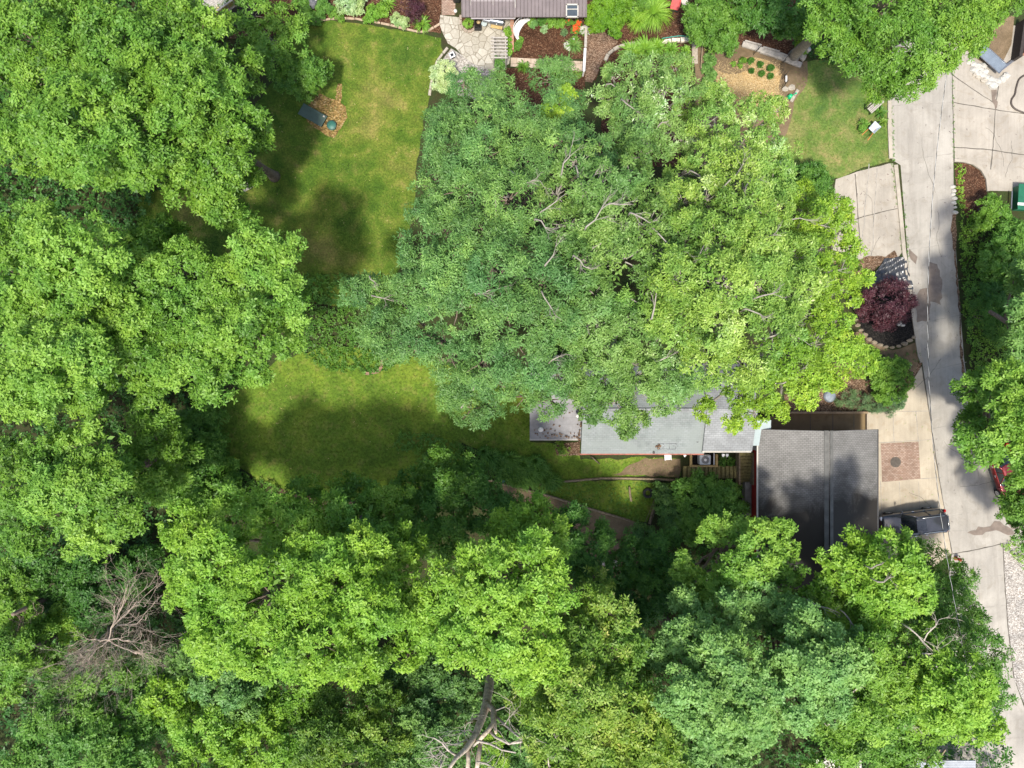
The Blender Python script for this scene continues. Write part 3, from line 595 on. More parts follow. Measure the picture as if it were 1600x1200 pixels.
tree('broadleaf_tree', 'smaller dark green tree tucked behind the large lime tree', 'tree', None,
     [(480,775,32,7.5,.1),(560,785,46,7.5),(610,795,46,8),(560,830,50,11.5),(620,850,44,10.5),(540,765,28,7.5)], 'fresh', 19, .26, base=.36, **big)
tree('broadleaf_tree', 'second lime green tree, right of the large one', 'tree', None,
     [(835,803,34,10),(800,840,42,12),(860,840,36,12,-.03),(760,880,46,15.5),(830,890,52,16.5),(700,920,48,15),(770,940,62,17.5,.04),(850,940,48,16.5,.03),(670,960,42,14.5),(720,1000,50,16),(800,1000,56,17,.05),(850,1010,40,15.5,.04),(640,1010,32,13.5),(810,1045,36,15,.06)], 'lime', 20, .4, **big)
tree('broadleaf_tree', 'dark green spreading tree at the lower right corner of the mossy lawn', 'tree', None,
     [(650,760,40,4.5),(690,740,40,5),(740,770,42,5.5),(700,790,50,6.5),(760,800,44,6.5),(650,810,42,6.5),(700,840,44,7.5),(800,790,24,5),(740,730,22,4)], 'mid', 21, .24, base=.45, L=0.207, Wd=0.104)
tree('broadleaf_tree', 'dark green tree with drooping sprays right of the second lime tree', 'tree', None,
     [(890,820,34,6),(920,850,34,6.5),(900,880,36,7),(940,830,22,5),(870,870,34,8)], 'deep', 22, .2, base=.62, L=0.207, Wd=0.104)
tree('broadleaf_tree', 'olive green tree tipped with pale new leaves, bottom centre', 'tree', None,
     [(930,905,26,8.5),(900,960,40,11.5),(950,960,42,13.5,.06),(900,1010,48,13.5),(960,1020,46,13),(850,1060,44,12.5),(910,1080,60,15,.05),(980,1090,48,14),(860,1120,48,13.5),(1000,1140,52,14.5,.05),(930,1150,60,15,.08),(870,1180,50,14,.05),(1040,1190,45,14,.05),(960,1205,60,14,.1),(1000,1060,36,12),(820,1100,28,12)], 'olive', 23, .38, L=0.237, Wd=0.104)
tree('broadleaf_tree', 'blue-green round tree at the bottom, right of the olive tree', 'tree', None,
     [(1080,960,40,11),(1130,975,46,12),(1030,1005,40,12),(1080,1010,48,13.5),(1130,1040,58,15,.08),(1070,1070,52,14.5,.06),(1170,1060,45,14.5,.06),(1120,1110,60,15,.06),(1180,1110,50,14),(1050,1120,36,13),(1080,1160,48,12,-.05),(1150,1165,50,12,-.06),(1110,1200,50,11,-.08)], 'teal', 24, .38, L=0.185, Wd=0.12, base=.56)
tree('broadleaf_tree', 'blue-green tree right of the round one, below the garage roof', 'tree', None,
     [(1240,960,32,11.5),(1280,990,44,13.5),(1240,1010,40,13),(1310,1030,40,14,.04),(1270,1050,48,14.5,.06),(1240,1090,42,13.5,.05),(1290,1090,38,13,.02),(1220,1050,30,12),(1330,1000,28,12),(1200,960,36,9.5,-.1)], 'teal', 25, .34, L=0.185, Wd=0.12, base=.56)
tree('broadleaf_tree', 'bright green tree overlapping the lower left of the garage roof', 'tree', None,
     [(1115,830,24,8,.1),(1150,832,30,8.5,.1),(1180,850,34,9.5,.12),(1215,838,28,9,.08),(1235,862,18,9.5,.1),(1160,880,34,10,-.05),(1075,890,24,9.5,0),(1110,910,26,9.5,.0),(1150,910,30,9.5,-.1),(1215,895,34,8.5,-.15),(1090,930,20,8.5,-.1)], 'fresh', 26, .28, L=0.2, Wd=0.128, base=.5)
tree('broadleaf_tree', 'silvery green small tree between the bright one and the round one', 'tree', None,
     [(1150,930,26,10,.15),(1185,925,22,10,.15),(1160,965,26,10),(1130,945,24,9),(1190,950,22,9)], 'teal', 27, .2, L=0.185, Wd=0.104, base=.55)
tree('broadleaf_tree', 'bright green tree with forked limbs over the lower garage roof edge', 'tree', None,
     [(1300,880,30,10.5,.0),(1345,862,34,10,.05),(1390,850,30,11.5,.05),(1410,885,34,12.5,.15),(1385,920,38,12.5,.1),(1340,905,34,11.5,-.05),(1425,935,30,12,.12),(1290,925,36,9.5,-.15),(1355,950,38,11,-.08),(1310,960,36,10,-.1)], 'lime', 28, .3, L=0.222, Wd=0.12, base=.45)
tree('broadleaf_tree', 'mid green tree in the middle of the lower right clump', 'tree', None,
     [(1380,970,42,12),(1360,1020,42,13),(1400,1030,42,13),(1370,1070,42,13,.05),(1350,1110,48,12.5,.06),(1400,1090,38,12),(1430,1000,38,11.5),(1330,1150,48,10,-.05),(1390,1150,42,9.5,-.05),(1420,1190,40,9,-.1),(1300,1190,45,9,.1)], 'fresh', 29, .34, L=0.2, Wd=0.104, base=.42)
tree('broadleaf_tree', 'yellow-green tree nearest the lower alley bend', 'tree', None,
     [(1470,1050,36,13.5,.1),(1510,1060,38,14,.12),(1450,1090,36,13,.08),(1490,1100,44,14.5,.12),(1535,1100,34,13.5,.1),(1510,1135,38,13,.05),(1555,1140,22,11.5,.1),(1460,1140,36,11,-.1),(1430,1120,30,11,-.1)], 'lime', 30, .32, L=0.222, Wd=0.112, base=.48)
tree('broadleaf_tree', 'loose dark green tree overhanging the lower alley behind the parked vehicle', 'tree', None,
     [(1412,858,22,3),(1448,873,30,3.4),(1430,900,34,5),(1480,895,32,4.2),(1460,940,42,7.5),(1505,950,36,7.5),(1490,1000,42,10),(1535,1010,34,11),(1550,1050,28,11),(1560,1085,22,10.5),(1505,900,18,4.5),(1440,975,38,9),(1540,975,20,8.5)], 'mid', 31, .3, L=0.2, Wd=0.08, base=.52, dens=.75, fill=.15)
tree('broadleaf_tree', 'dark green tree at the bottom left corner', 'tree', None,
     [(90,1120,55,10),(160,1090,50,9),(130,1170,60,11,.05),(210,1130,50,9,-.05),(60,1180,50,10),(230,1060,40,8,-.05),(200,1190,50,10)], 'mid', 32, .3, base=.55, **big)
tree('broadleaf_tree', 'bluish dark tree between the bare tree and the large lime tree', 'tree', None,
     [(310,1040,40,8),(350,1060,45,9,.06),(380,1090,38,8.5),(300,1080,34,7)], 'teal', 33, .25, L=0.207, Wd=0.12, base=.4)
tree('broadleaf_tree', 'yellow-green bushy tree at the bottom edge, second from the left corner', 'tree', None,
     [(265,1085,32,9,.08),(280,1130,42,9.5,.05),(330,1150,48,10,.02),(390,1130,50,9.5,-.05),(400,1180,55,10,-.03),(310,1195,48,10),(440,1110,38,8.5,-.05),(450,1180,36,9,-.08)], 'lime', 34, .3, L=0.222, Wd=0.112, base=.4)
tree('broadleaf_tree', 'dark tree with pale leaf tips at the bottom edge, left of the dead snag', 'tree', None,
     [(500,1110,42,7.5),(550,1130,46,8),(590,1100,36,7.5,.03),(510,1170,48,9),(570,1180,50,9,.05),(480,1200,40,8),(620,1150,34,8)], 'olive', 35, .28, L=0.192, Wd=0.096, base=.25)
tree('broadleaf_tree', 'dark blue-green tree immediately left of the dead snag', 'tree', None,
     [(650,1110,34,7),(690,1100,36,7),(660,1150,42,8,.05),(700,1140,34,7.5),(640,1190,42,8.5,.1),(690,1190,36,8,.05),(730,1090,26,5.5,-.05),(600,1060,38,6,-.1),(680,1060,36,5.5,-.1)], 'teal', 36, .26, L=0.185, Wd=0.112, base=.28)
tree('broadleaf_tree', 'low blue-green tree behind the branches of the dead snag', 'tree', None,
     [(800,1110,30,5),(790,1150,36,5.5),(830,1170,34,5.5),(770,1190,34,5.5),(840,1200,34,5.5),(790,1080,28,4.5)], 'teal', 37, .2, L=0.22, Wd=0.13, base=.3)
shrub('young_bush', 'yellow-tinged bush under the dead snag', 'bush', [(768,1160,18,6.6,.1),(775,1190,20,6.6,.1),(765,1185,16,6.5)], 'yellow', 38, L=0.16, Wd=0.07, base=.3)
tree('broadleaf_tree', 'green understorey tree at the left edge, above the corner tree', 'tree', None,
     [(20,960,38,7.5,.05),(30,1020,42,8,.1),(60,1000,32,7),(10,1070,38,7.5),(20,910,34,6.5,-.05),(75,1060,26,6)], 'fresh', 39, .25, base=.35, **big)
tree('broadleaf_tree', 'small lime tree between the two leaning trunks at left', 'tree', None,
     [(95,965,24,5.5,.1),(110,985,20,5,.1),(75,985,20,5)], 'lime', 40, .16, L=0.178, Wd=0.096, base=.42)
tree('broadleaf_tree', 'dark shaded tree above the leaning trunks at left', 'tree', None,
     [(60,890,48,5.5),(130,900,48,5.5),(190,920,40,5),(100,930,44,5),(160,950,40,4.5),(220,890,36,4)], 'deep', 41, .25, base=.45, L=0.222, Wd=0.12)
tree('broadleaf_tree', 'dark blue-green tree in the shaded hollow above the round one', 'tree', None,
     [(1000,880,42,4.5),(1040,860,34,4),(1010,930,46,5.5),(960,900,34,4.5),(1050,910,34,5),(980,960,34,6)], 'deep', 42, .2, base=.42, L=0.178, Wd=0.112)
tree('broadleaf_tree', 'green tree at the top right corner of the photo reaching over the alley', 'tree', W(1305,50),
     [(1310,30,52,11.5),(1370,20,60,12.5),(1350,80,48,11.5),(1400,70,55,12.5,.03),(1440,30,52,12.5,.05),(1450,85,44,12,.05),(1410,120,36,11),(1490,50,38,12,.05),(1380,130,30,9.5),(1430,130,22,10,.05),(1480,0,45,12),(1540,5,38,12,.1),(1580,-10,38,12,.1),(1505,85,18,10),(1300,-20,60,12)], 'fresh', 43, .42, base=.38, fill=.25, L=0.192, Wd=0.088)
shrub('rounded_shrub', 'dark dense shrub left of the basket and bird bath', 'shrub', [(1100,25,34,2.6),(1130,45,30,2.4),(1095,50,24,2),(1120,62,22,1.6),(1150,20,32,3),(1140,72,12,.9)], 'mid', 44, L=0.15, Wd=0.1, puff=.4, base=.6)
tree('broadleaf_tree', 'dark leafy tree behind the bird bath at the top edge', 'tree', (21.5,29,0),
     [(1180,5,34,4),(1215,15,34,4.5),(1245,25,28,5),(1200,35,24,3.2),(1250,-5,40,5.5),(1275,40,22,5)], 'deep', 45, .2, base=.6, L=0.22, Wd=0.12)
shrub('yellow_shrub', 'small yellow-green shrub at the foot of the leaning grey trunk', 'shrub', [(1252,68,9,1.4),(1250,78,8,1.1),(1256,58,8,1.6)], 'yellow', 46, L=0.14, Wd=0.07, puff=.25)
tree('small_tree', 'small open tree at the upper left of the upper lawn, its grey fork showing', 'tree', W(425,72),
     [(400,30,28,4),(440,25,28,4.2),(420,60,30,4.5,.05),(455,60,26,4.2,.05),(395,75,26,4),(430,95,30,4.2),(465,40,18,3.5),(385,50,20,3.6)], 'fresh', 47, .14, bark=GBARK, base=.42, L=0.22, Wd=0.1, fill=.1, dens=.8, puff=.55)
tree('small_tree', 'small dark tree beside the green lid on the upper lawn', 'tree', W(470,125),
     [(470,110,28,3.4),(492,122,24,3.2),(455,130,24,3),(474,138,18,2.4),(505,108,14,2.6)], 'mid', 48, .12, base=.6, L=0.2, Wd=0.1, fill=.15, puff=.5)
# central cluster
tree('broadleaf_tree', 'tall blue-green tree making the left half of the central canopy', 'tree', W(760,470),
     [(725,140,30,8.5,-.05),(775,150,34,9.5),(700,185,36,10.5,-.05),(750,195,46,12,0),(815,200,42,13,.03),(700,235,40,12),(760,250,50,14,.03),(820,260,45,14.5),(680,290,40,12),(730,300,50,14.5,0),(795,320,48,15.5,.03),(660,335,28,11.5,-.05),(700,355,46,15,.04),(760,370,48,16,.05),(820,385,48,16,0),(660,400,46,14),(710,420,50,16,.05),(780,430,52,17,.03),(850,440,50,16),(650,460,46,14.5),(715,480,50,16,.02),(790,490,52,16,0),(860,500,46,15.5,-.03),(860,130,34,8.5,-.05),(880,170,34,9.5,-.03),(900,215,34,11.5,-.02),(935,235,30,12.5,.02),(870,230,34,13.5)], 'blue', 50, .45, L=0.222, Wd=0.072, wood=.5, base=.46, fill=.2, puff=.7)
tree('broadleaf_tree', 'blue-green tree with low boughs reaching over the mossy lawn', 'tree', W(770,560),
     [(585,445,36,11,.05),(560,460,24,10.5,.05),(600,480,30,11),(610,520,40,11.5),(580,520,26,10.5,.03),(650,540,40,13),(700,550,46,14,.02),(760,560,48,14.5,.02),(720,600,36,11.5),(735,640,34,9,-.03),(765,640,24,8.5),(780,600,34,12),(825,560,46,14),(820,620,30,11),(870,580,38,13.5,-.02),(860,625,30,11,-.02),(700,625,18,9)], 'blue', 51, .4, L=0.222, Wd=0.072, wood=.5, base=.44, fill=.15, puff=.65)
tree('broadleaf_tree', 'pale green tree with bare grey branches at the middle of the central canopy', 'tree', W(920,420),
     [(900,260,36,15.5),(870,300,34,16),(930,300,44,17,.05),(985,290,38,16.5,.05),(1030,310,34,16,.03),(890,350,42,16),(950,350,46,17.5,.05),(1010,360,44,17.5,.06),(910,400,40,16.5),(970,410,48,17),(1030,400,36,16.5,.03),(880,430,30,15,-.1),(1000,250,26,13,-.08)], 'sage', 52, .42, bark=GBARK, L=0.2, Wd=0.088, wood=.8, base=.36, fill=.15, puff=.65, dens=.85)
tree('broadleaf_tree', 'silvery leaved tree at the top edge of the central canopy', 'tree', W(1010,230),
     [(960,120,24,9),(990,110,26,9.5),(1020,115,28,10),(1050,120,26,10),(940,165,26,9,-.05),(985,155,34,11),(1030,165,36,11.5),(1070,145,26,10.5),(960,205,32,10,-.08),(1010,215,38,11.5),(1055,210,34,11.5),(970,250,28,10,-.1)], 'silver', 53, .3, bark=GBARK, L=0.2, Wd=0.088, wood=.7, base=.47, fill=.08, puff=.55, dens=.8)
tree('broadleaf_tree', 'lime green sapling poking through the upper part of the central canopy', 'tree', None,
     [(868,160,20,9.8,.05),(855,180,16,9.8),(885,150,14,9.6,.05),(870,195,16,9.8),(880,178,14,9.8)], 'yellow', 54, .15, L=0.192, Wd=0.096, base=.36, puff=.4)
tree('broadleaf_tree', 'yellow-green tree at the upper right of the central canopy', 'tree', W(1120,300),
     [(1110,160,26,9.5),(1140,185,32,11),(1185,175,34,10.5),(1215,170,22,9.5),(1100,200,30,11.5),(1160,225,38,13,.03),(1205,235,36,12.5,.04),(1110,250,36,13.5),(1160,280,42,15,.03),(1215,280,36,13.5,.05),(1105,310,40,15.5),(1165,330,42,16),(1220,320,34,14,.02),(1075,165,24,9.5),(1070,265,30,13),(1065,320,34,15)], 'palegreen', 55, .36, bark=GBARK, L=0.2, Wd=0.088, wood=.7, base=.50, fill=.12, puff=.6, dens=.9)
tree('broadleaf_tree', 'very tall yellow-green tree at the centre right of the central canopy', 'tree', W(1110,470),
     [(1070,370,40,16.5,-.12),(1120,385,46,17.5,.03),(1180,380,44,17),(1060,430,46,17.5,-.12),(1125,445,50,18.5,.05),(1190,440,48,18,.05),(1240,400,40,15.5,.03),(1070,500,46,17),(1135,510,50,18,.05),(1200,505,46,17,.08),(1245,460,40,16,.06),(1010,480,42,16,-.14),(1100,560,42,15.5,.03),(1160,570,42,15,.08),(1030,440,36,16,-.14)], 'palegreen', 56, .45, bark=GBARK, L=0.2, Wd=0.088, wood=.7, base=.46, fill=.15, puff=.65)
tree('broadleaf_tree', 'bright yellow-leaved tree at the right edge of the central canopy, over the driveway', 'tree', W(1220,490),
     [(1265,300,22,11,-.1),(1290,330,26,12),(1325,320,20,11,.05),(1270,350,32,13),(1320,355,24,12,.05),(1340,385,20,11.5,.1),(1290,390,34,14,-.06),(1330,410,24,12,.1),(1270,430,36,15,-.14),(1310,450,32,13.5,.05),(1345,435,14,11,.12),(1265,490,38,15,-.14),(1305,500,34,13.5,.05),(1270,540,36,14,-.14),(1315,545,30,12.5,.08),(1340,570,20,11,.1),(1225,560,38,14,-.14),(1275,585,34,12.5,.08),(1310,590,22,11.5,.08),(1200,605,32,12.5,-.06),(1240,615,26,11.5,.1),(1180,645,22,10.5,.05),(1215,645,20,10,.1),(1150,620,28,11.5,-.1),(1140,660,18,10,.1),(1100,640,20,10.5)], 'yellow', 57, .4, bark=GBARK, L=0.192, Wd=0.096, wood=.6, base=.38, fill=.12, puff=.55, dens=.9)
tree('broadleaf_tree', 'dark green tree with white leaf undersides hanging over the house roof', 'tree', W(960,500),
     [(930,460,42,15.5),(985,500,42,15.5),(920,510,42,15,-.03),(960,545,44,15),(1020,545,40,14.5,.05),(900,560,36,13.5,-.03),(930,590,38,13.5),(990,590,42,13.5),(1045,590,36,13,.05),(900,615,24,11.5),(960,630,32,11.5),(990,655,22,10),(1035,625,26,11.5,.05),(1080,600,30,12.5,.08),(975,675,12,9),(925,645,18,10)], 'silver', 58, .4, bark=GBARK, L=0.192, Wd=0.088, wood=.6, base=.34, fill=.12, puff=.6)
# right edge
tree('broadleaf_tree', 'bright green tree at the right edge shading the alley', 'tree', W(1590,690),
     [(1535,605,28,11),(1560,590,28,11.5,.05),(1590,600,34,12.5,.05),(1530,650,24,9.5,-.08),(1570,640,36,12.5,.08),(1610,650,40,13,.08),(1540,690,34,11.5,.05),(1580,690,40,12.5,.08),(1620,710,40,12,.05),(1560,715,22,11,.05),(1600,735,30,11,.03)], 'fresh', 60, .34, base=.48, **big)
tree('broadleaf_tree', 'green tree at the right edge above the bright one', 'tree', W(1640,545),
     [(1597,430,24,8),(1615,450,34,9),(1595,500,32,9.5),(1620,530,38,10),(1595,560,28,9.5),(1620,400,34,10)], 'teal', 61, .26, base=.5, **big)
tree('broadleaf_tree', 'dark green tree below the bright one, behind the red car', 'tree', W(1620,800),
     [(1590,775,26,6.5),(1610,800,30,7),(1580,810,16,5.5),(1600,840,24,6),(1620,760,34,8),(1625,850,28,6)], 'mid', 62, .24, base=.5, L=0.192, Wd=0.112)
tree('small_tree', 'low blue-green tree spreading onto the alley from the right bank', 'tree', W(1532,632),
     [(1515,610,18,2.6),(1530,630,20,3),(1515,645,14,2.6),(1545,650,20,3.4),(1545,615,20,3.2)], 'teal', 63, .1, base=.32, L=0.2, Wd=0.1, puff=.45)
shrub('conifer_shrub', 'dark rounded conifer on the right bank', 'shrub', [(1548,490,30,2.2),(1560,510,28,2.2),(1545,465,24,2)], 'deep', 64, L=0.16, Wd=0.05, puff=.4, base=.5)
shrub('bank_shrub', 'loose bright shrub at the top of the right bank, beside the mulch bed', 'shrub', [(1545,320,16,1.3),(1560,340,18,1.3),(1535,345,14,1.0),(1575,360,20,1.5)], 'fresh', 65, L=0.15, Wd=0.09, base=.4)
shrub('bank_shrub', 'wide mid green shrub on the right bank above the conifer', 'shrub', [(1570,400,34,2.2),(1590,430,30,2.4),(1550,425,24,1.8),(1580,370,24,1.8)], 'mid', 66, L=0.17, Wd=0.1, puff=.4, base=.55)
tree('broadleaf_tree', 'tall tree just outside the right edge whose crown shades the alley', 'tree', W(1540,700)+Vector((4,0,0)),
     [(1800,570,80,15),(1795,640,85,15.5),(1810,710,85,16),(1800,780,80,16),(1815,840,70,15),(1880,700,90,16.5)], 'fresh', 68, .4, **big)
# bare tree of brown twigs
root = thing('bare_tree', 'leafless tree with a haze of reddish brown twigs at lower left', 'tree', W(165,960)); rn = random.Random(5)
tr = MB(); b0 = W(165,960); pts = [b0, W(170,970,3), W(172,985,6), W(170,1000,8.5)]
tr.tube(pts, [.26, .22, .18, .12], 8); tr.build('trunk', BARK, root)
br = MB()
for (px, py, z) in [(250,900,8.5),(215,890,8),(265,950,9),(250,1040,9),(200,1060,9.5),(150,1060,9.5),(110,1040,9.5),(80,1060,9.5),(120,1000,9),(190,930,8.5),(100,1080,9),(150,1020,9.5),(230,1000,9.5),(70,1080,9),(130,1030,9.5),(180,1010,9.5)]:
    s = pts[rn.choice((2, 3, 2))]; e = W(px, py, z); limbs(br, s, s.lerp(e, .55), .055, .03, rn, 5, .5)
    for q in range(4): twig(br, s.lerp(e, rn.uniform(.25,.6)), (e-s)*.5+Vector((rn.uniform(-1,1), rn.uniform(-1,1), rn.uniform(0,.6))), (e-s).length*.45, .021, rn, 4, 4, 0, .6, .02)
br.build('branches', RBARK, root)
for lab, a, bq, sd_ in [('dark leaning trunk at the left edge under the shaded tree', (112,915,1.5), (20,960,9), 1), ('dark leaning trunk left of the small lime tree', (115,945,2), (50,975,7), 2), ('thin leaning trunk crossing below the bare tree', (115,978,3), (55,1010,8), 3)]:
    root = thing('leaning_trunk', lab, 'trunk', W(a[0], a[1])); m_ = MB(); m_.tube([W(a[0], a[1], 0), W(*a), W(*a).lerp(W(*bq), .5), W(*bq)], [.24, .2, .17, .12], 8); m_.build('trunk', BARK, root)
    m_ = MB(); rn = random.Random(sd_)
    for k in range(6): twig(m_, W(*a).lerp(W(*bq), rn.uniform(.4, 1)), Vector((rn.uniform(-1, 1), rn.uniform(-1, 1), .5)), 1.6, .035, rn, 2)
    m_.build('branches', BARK, root)
# dead snag
root = thing('dead_tree', 'dead snag with forked brown trunk and pale bare branches at bottom centre', 'tree', W(766,1010))
m_ = MB(); m_.tube([W(766,1010,0), W(766,1055,5), W(764,1075,7.5), W(760,1100,10), W(752,1125,11.5), W(742,1150,12.8), W(728,1170,14), W(712,1185,15), W(700,1204,16)], [.42,.33,.30,.27,.24,.20,.17,.12,.08], 10)
m_.tube([W(760,1098,10), W(771,1110,11), W(771,1130,12), W(762,1142,12.6), W(745,1160,13.2)], [.2,.18,.16,.14,.11], 8)
m_.tube([W(772,1112,11), W(772,1128,11.8), W(775,1146,12.5)], [.17,.14,.07], 8); m_.tube([W(752,1150,12), W(748,1180,13.2), W(744,1210,14)], [.15,.14,.12], 7); m_.tube([W(730,1166,13.5), W(732,1190,14), W(730,1210,14.5)], [.14,.13,.12], 7)
m_.build('trunk', SBARK, root)
m_ = MB(); rn = random.Random(9)
DB = [([(776,1120,11.5),(792,1135,12.5),(815,1155,13.5),(840,1175,14.2),(862,1200,15)],.09), ([(765,1142,12.3),(775,1152,13),(795,1162,13.6),(820,1158,14),(842,1155,14.5),(855,1175,14.8),(858,1200,15)],.10),
      ([(740,1165,13),(748,1158,13.6),(765,1162,14),(785,1172,14.4),(806,1176,14.8)],.09), ([(712,1180,14.5),(700,1172,15),(690,1160,15.3),(678,1153,15.6)],.08), ([(730,1155,13.5),(715,1162,14),(695,1165,14.5),(672,1170,15)],.045),
      ([(775,1110,11.5),(790,1104,12),(800,1097,12.4)],.045), ([(750,1115,11),(740,1117,11.5),(736,1126,11.8)],.035), ([(700,1184,15),(692,1178,15.4),(684,1186,15.6)],.04), ([(788,1133,12.5),(795,1122,12.8)],.04),
      ([(740,1145,12.8),(733,1140,13),(725,1142,13.2)],.045), ([(842,1156,14.5),(860,1163,15),(872,1172,15.2)],.04), ([(745,1190,14),(760,1193,14.5),(772,1200,15)],.06), ([(690,1188,15),(688,1200,15.5)],.09)]
for pth, r_ in DB:
    P = [W(*p) for p in pth]; m_.tube(P, [r_*(1-.6*i/(len(P)-1)) for i in range(len(P))], 6)
    for k in range(5): twig(m_, P[rn.randrange(1, len(P))], Vector((rn.uniform(-1,1), rn.uniform(-1,1), rn.uniform(-.2,.6))), rn.uniform(.5, 1.2), .022, rn, 1)
m_.build('branches', PBARK, root)
# exposed bare branches belong to the trees they stick out of
def expose(match, items, m, seed, name='bare_branch'):
    items = items[::2] + items[1::4]
    root = next(o for o in C.objects if o.get('label') == match); rn = random.Random(seed)
    for (px, py, z, ax, ln) in items:
        mb = MB(); d = Vector((math.cos(R(ax)), math.sin(R(ax)), .12)); z -= .75; ln *= .85
        p = W(px, py, z) - d*ln*.5
        pts = [p, p+d*ln*.3+Vector((rn.uniform(-.1,.1), rn.uniform(-.1,.1), .05)), p+d*ln*.65+Vector((rn.uniform(-.15,.15), rn.uniform(-.15,.15), .1)), p+d*ln]
        mb.tube([p-Vector((0, 0, 1.2))]+pts, [.05, .05, .042, .032, .02], 6)
        for k in range(3): twig(mb, pts[rn.choice((1, 2, 3))], d+Vector((rn.uniform(-1,1), rn.uniform(-1,1), .1))*.8, ln*.42, .02, rn, 2, 4, 0, .6, 0)
        mb.build(name, m, root)
EXP1 = [(885,250,17.6,70,1.6),(920,290,18.6,60,1.5),(905,275,18,-75,1.4),(975,285,18.8,40,1.8),(935,335,19.6,45,2.0),(965,320,19.4,0,1.6),(1030,370,19.3,-45,2.2),(925,365,18.6,60,1.6),(945,380,18.8,20,1.5),(860,320,17.8,35,1.5),(1000,340,19.5,-30,1.3),(980,435,18.6,-20,1.4),(910,410,18.4,-40,1.4)]
expose('pale green tree with bare grey branches at the middle of the central canopy', EXP1, GBARK, 1)
expose('tall blue-green tree making the left half of the central canopy', [(775,310,17.6,-60,1.7),(810,275,16.6,-35,1.4),(825,285,16.8,5,1.6),(705,345,17,55,1.2),(760,455,18.6,10,1.4),(855,470,17.6,-60,1.4),(860,400,18,60,1.3),(700,500,17.8,-40,1.3),(752,225,15.2,70,1),(850,350,18,-30,1.3),(660,480,16,60,1.2)], GBARK, 2)
expose('blue-green tree with low boughs reaching over the mossy lawn', [(597,466,12.8,-15,1.6),(582,440,12.6,-60,.9),(650,485,13,60,1.2),(735,560,15.9,60,1.3),(725,625,12.3,70,1.2),(745,600,13,60,1),(870,560,15.2,30,1.2)], GBARK, 3)
expose('very tall yellow-green tree at the centre right of the central canopy', [(1065,430,19.4,-80,1.8),(1090,400,19.6,60,1.5),(1025,465,18.4,80,2.6),(1150,345,18,10,1.6),(1195,370,18.4,20,1.4),(1165,300,17,70,1.5),(1200,460,19.6,15,1.3),(1080,560,17,60,1.2),(1180,490,19.4,-30,1.2),(1220,520,18.4,20,1.6),(1135,440,20.2,50,1.2)], GBARK, 4)
expose('bright yellow-leaved tree at the right edge of the central canopy, over the driveway', [(1240,345,14.6,0,1.8),(1240,520,16,-40,1.6),(1290,355,14,-20,1.4),(1200,540,16,-60,1.5),(1280,455,16.4,30,1.4),(1235,590,15,40,1.2),(1300,425,15.5,10,1.2)], GBARK, 5)
expose('yellow-green tree at the upper right of the central canopy', [(1125,250,15,45,1.8),(1145,275,16.4,50,1.8),(1090,275,15,-40,1.2),(1180,215,14.4,60,1.4),(1120,180,12.4,-45,1.3),(1085,220,13,0,1.2)], GBARK, 6)
expose('silvery leaved tree at the top edge of the central canopy', [(985,165,12.6,-40,1.6),(1025,150,13,60,1.4),(960,135,11,-20,1.2),(1000,200,13,-60,1.4),(1040,190,13,30,1.2)], GBARK, 7)
expose('mid green tree in the middle of the lower right clump', [(1440,1000,14,-45,2.2),(1455,985,14,60,1.8),(1445,1020,14,20,2.2),(1432,1055,14,15,1.2),(1340,1070,14,60,1.4),(1310,1125,12,30,1.8),(1400,1135,12,20,1.8)], PBARK, 8)
expose('bright green tree with forked limbs over the lower garage roof edge', [(1290,950,12,-20,2.2),(1375,880,13.5,35,1.4),(1330,975,12.5,-60,1.8),(1250,905,10.5,-10,1.6),(1385,905,14,20,1.2)], GBARK, 9)
expose('dark green tree with white leaf undersides hanging over the house roof', [(925,520,16,60,1.3),(1000,610,15,-50,1.3),(1035,560,15.6,20,1.2),(960,485,17,-40,1.6)], GBARK, 10)

def litter(label, poly, seed, dens, m, L=.11):
    o = cover('fallen_leaves', poly, m, label, seed, dens=dens, L=L, Wd=L*.6, hmin=.03, hmax=.06, k=2, base=.6); return o
litter('yellow and tan fallen leaves scattered on the upper lawn', [(430,45),(690,60),(650,300),(620,450),(420,440),(180,370),(380,280),(440,110)], 41, .5, 'hay', .06)
litter('tan fallen leaves scattered on the lower lawn', [(345,640),(450,560),(640,555),(830,690),(1060,720),(1060,745),(740,700),(540,770),(400,750)], 42, .6, 'hay', .06)
litter('dark leaf debris scattered over the alley', [(1395,165),(1489,170),(1500,480),(1560,780),(1480,820),(1440,560),(1412,320)], 43, .6, 'purple', .07)
litter('leaf debris on the driveway slabs', [(1306,285),(1395,258),(1408,395),(1340,410)], 44, 1.5, 'purple', .07)
litter('leaf debris on the apron in front of the garage', [(1374,646),(1452,642),(1480,800),(1376,790)], 45, .8, 'olive', .08)
litter('leaves scattered on the neighbouring drive', [(1492,130),(1600,180),(1600,290),(1492,250)], 46, .5, 'purple', .07)
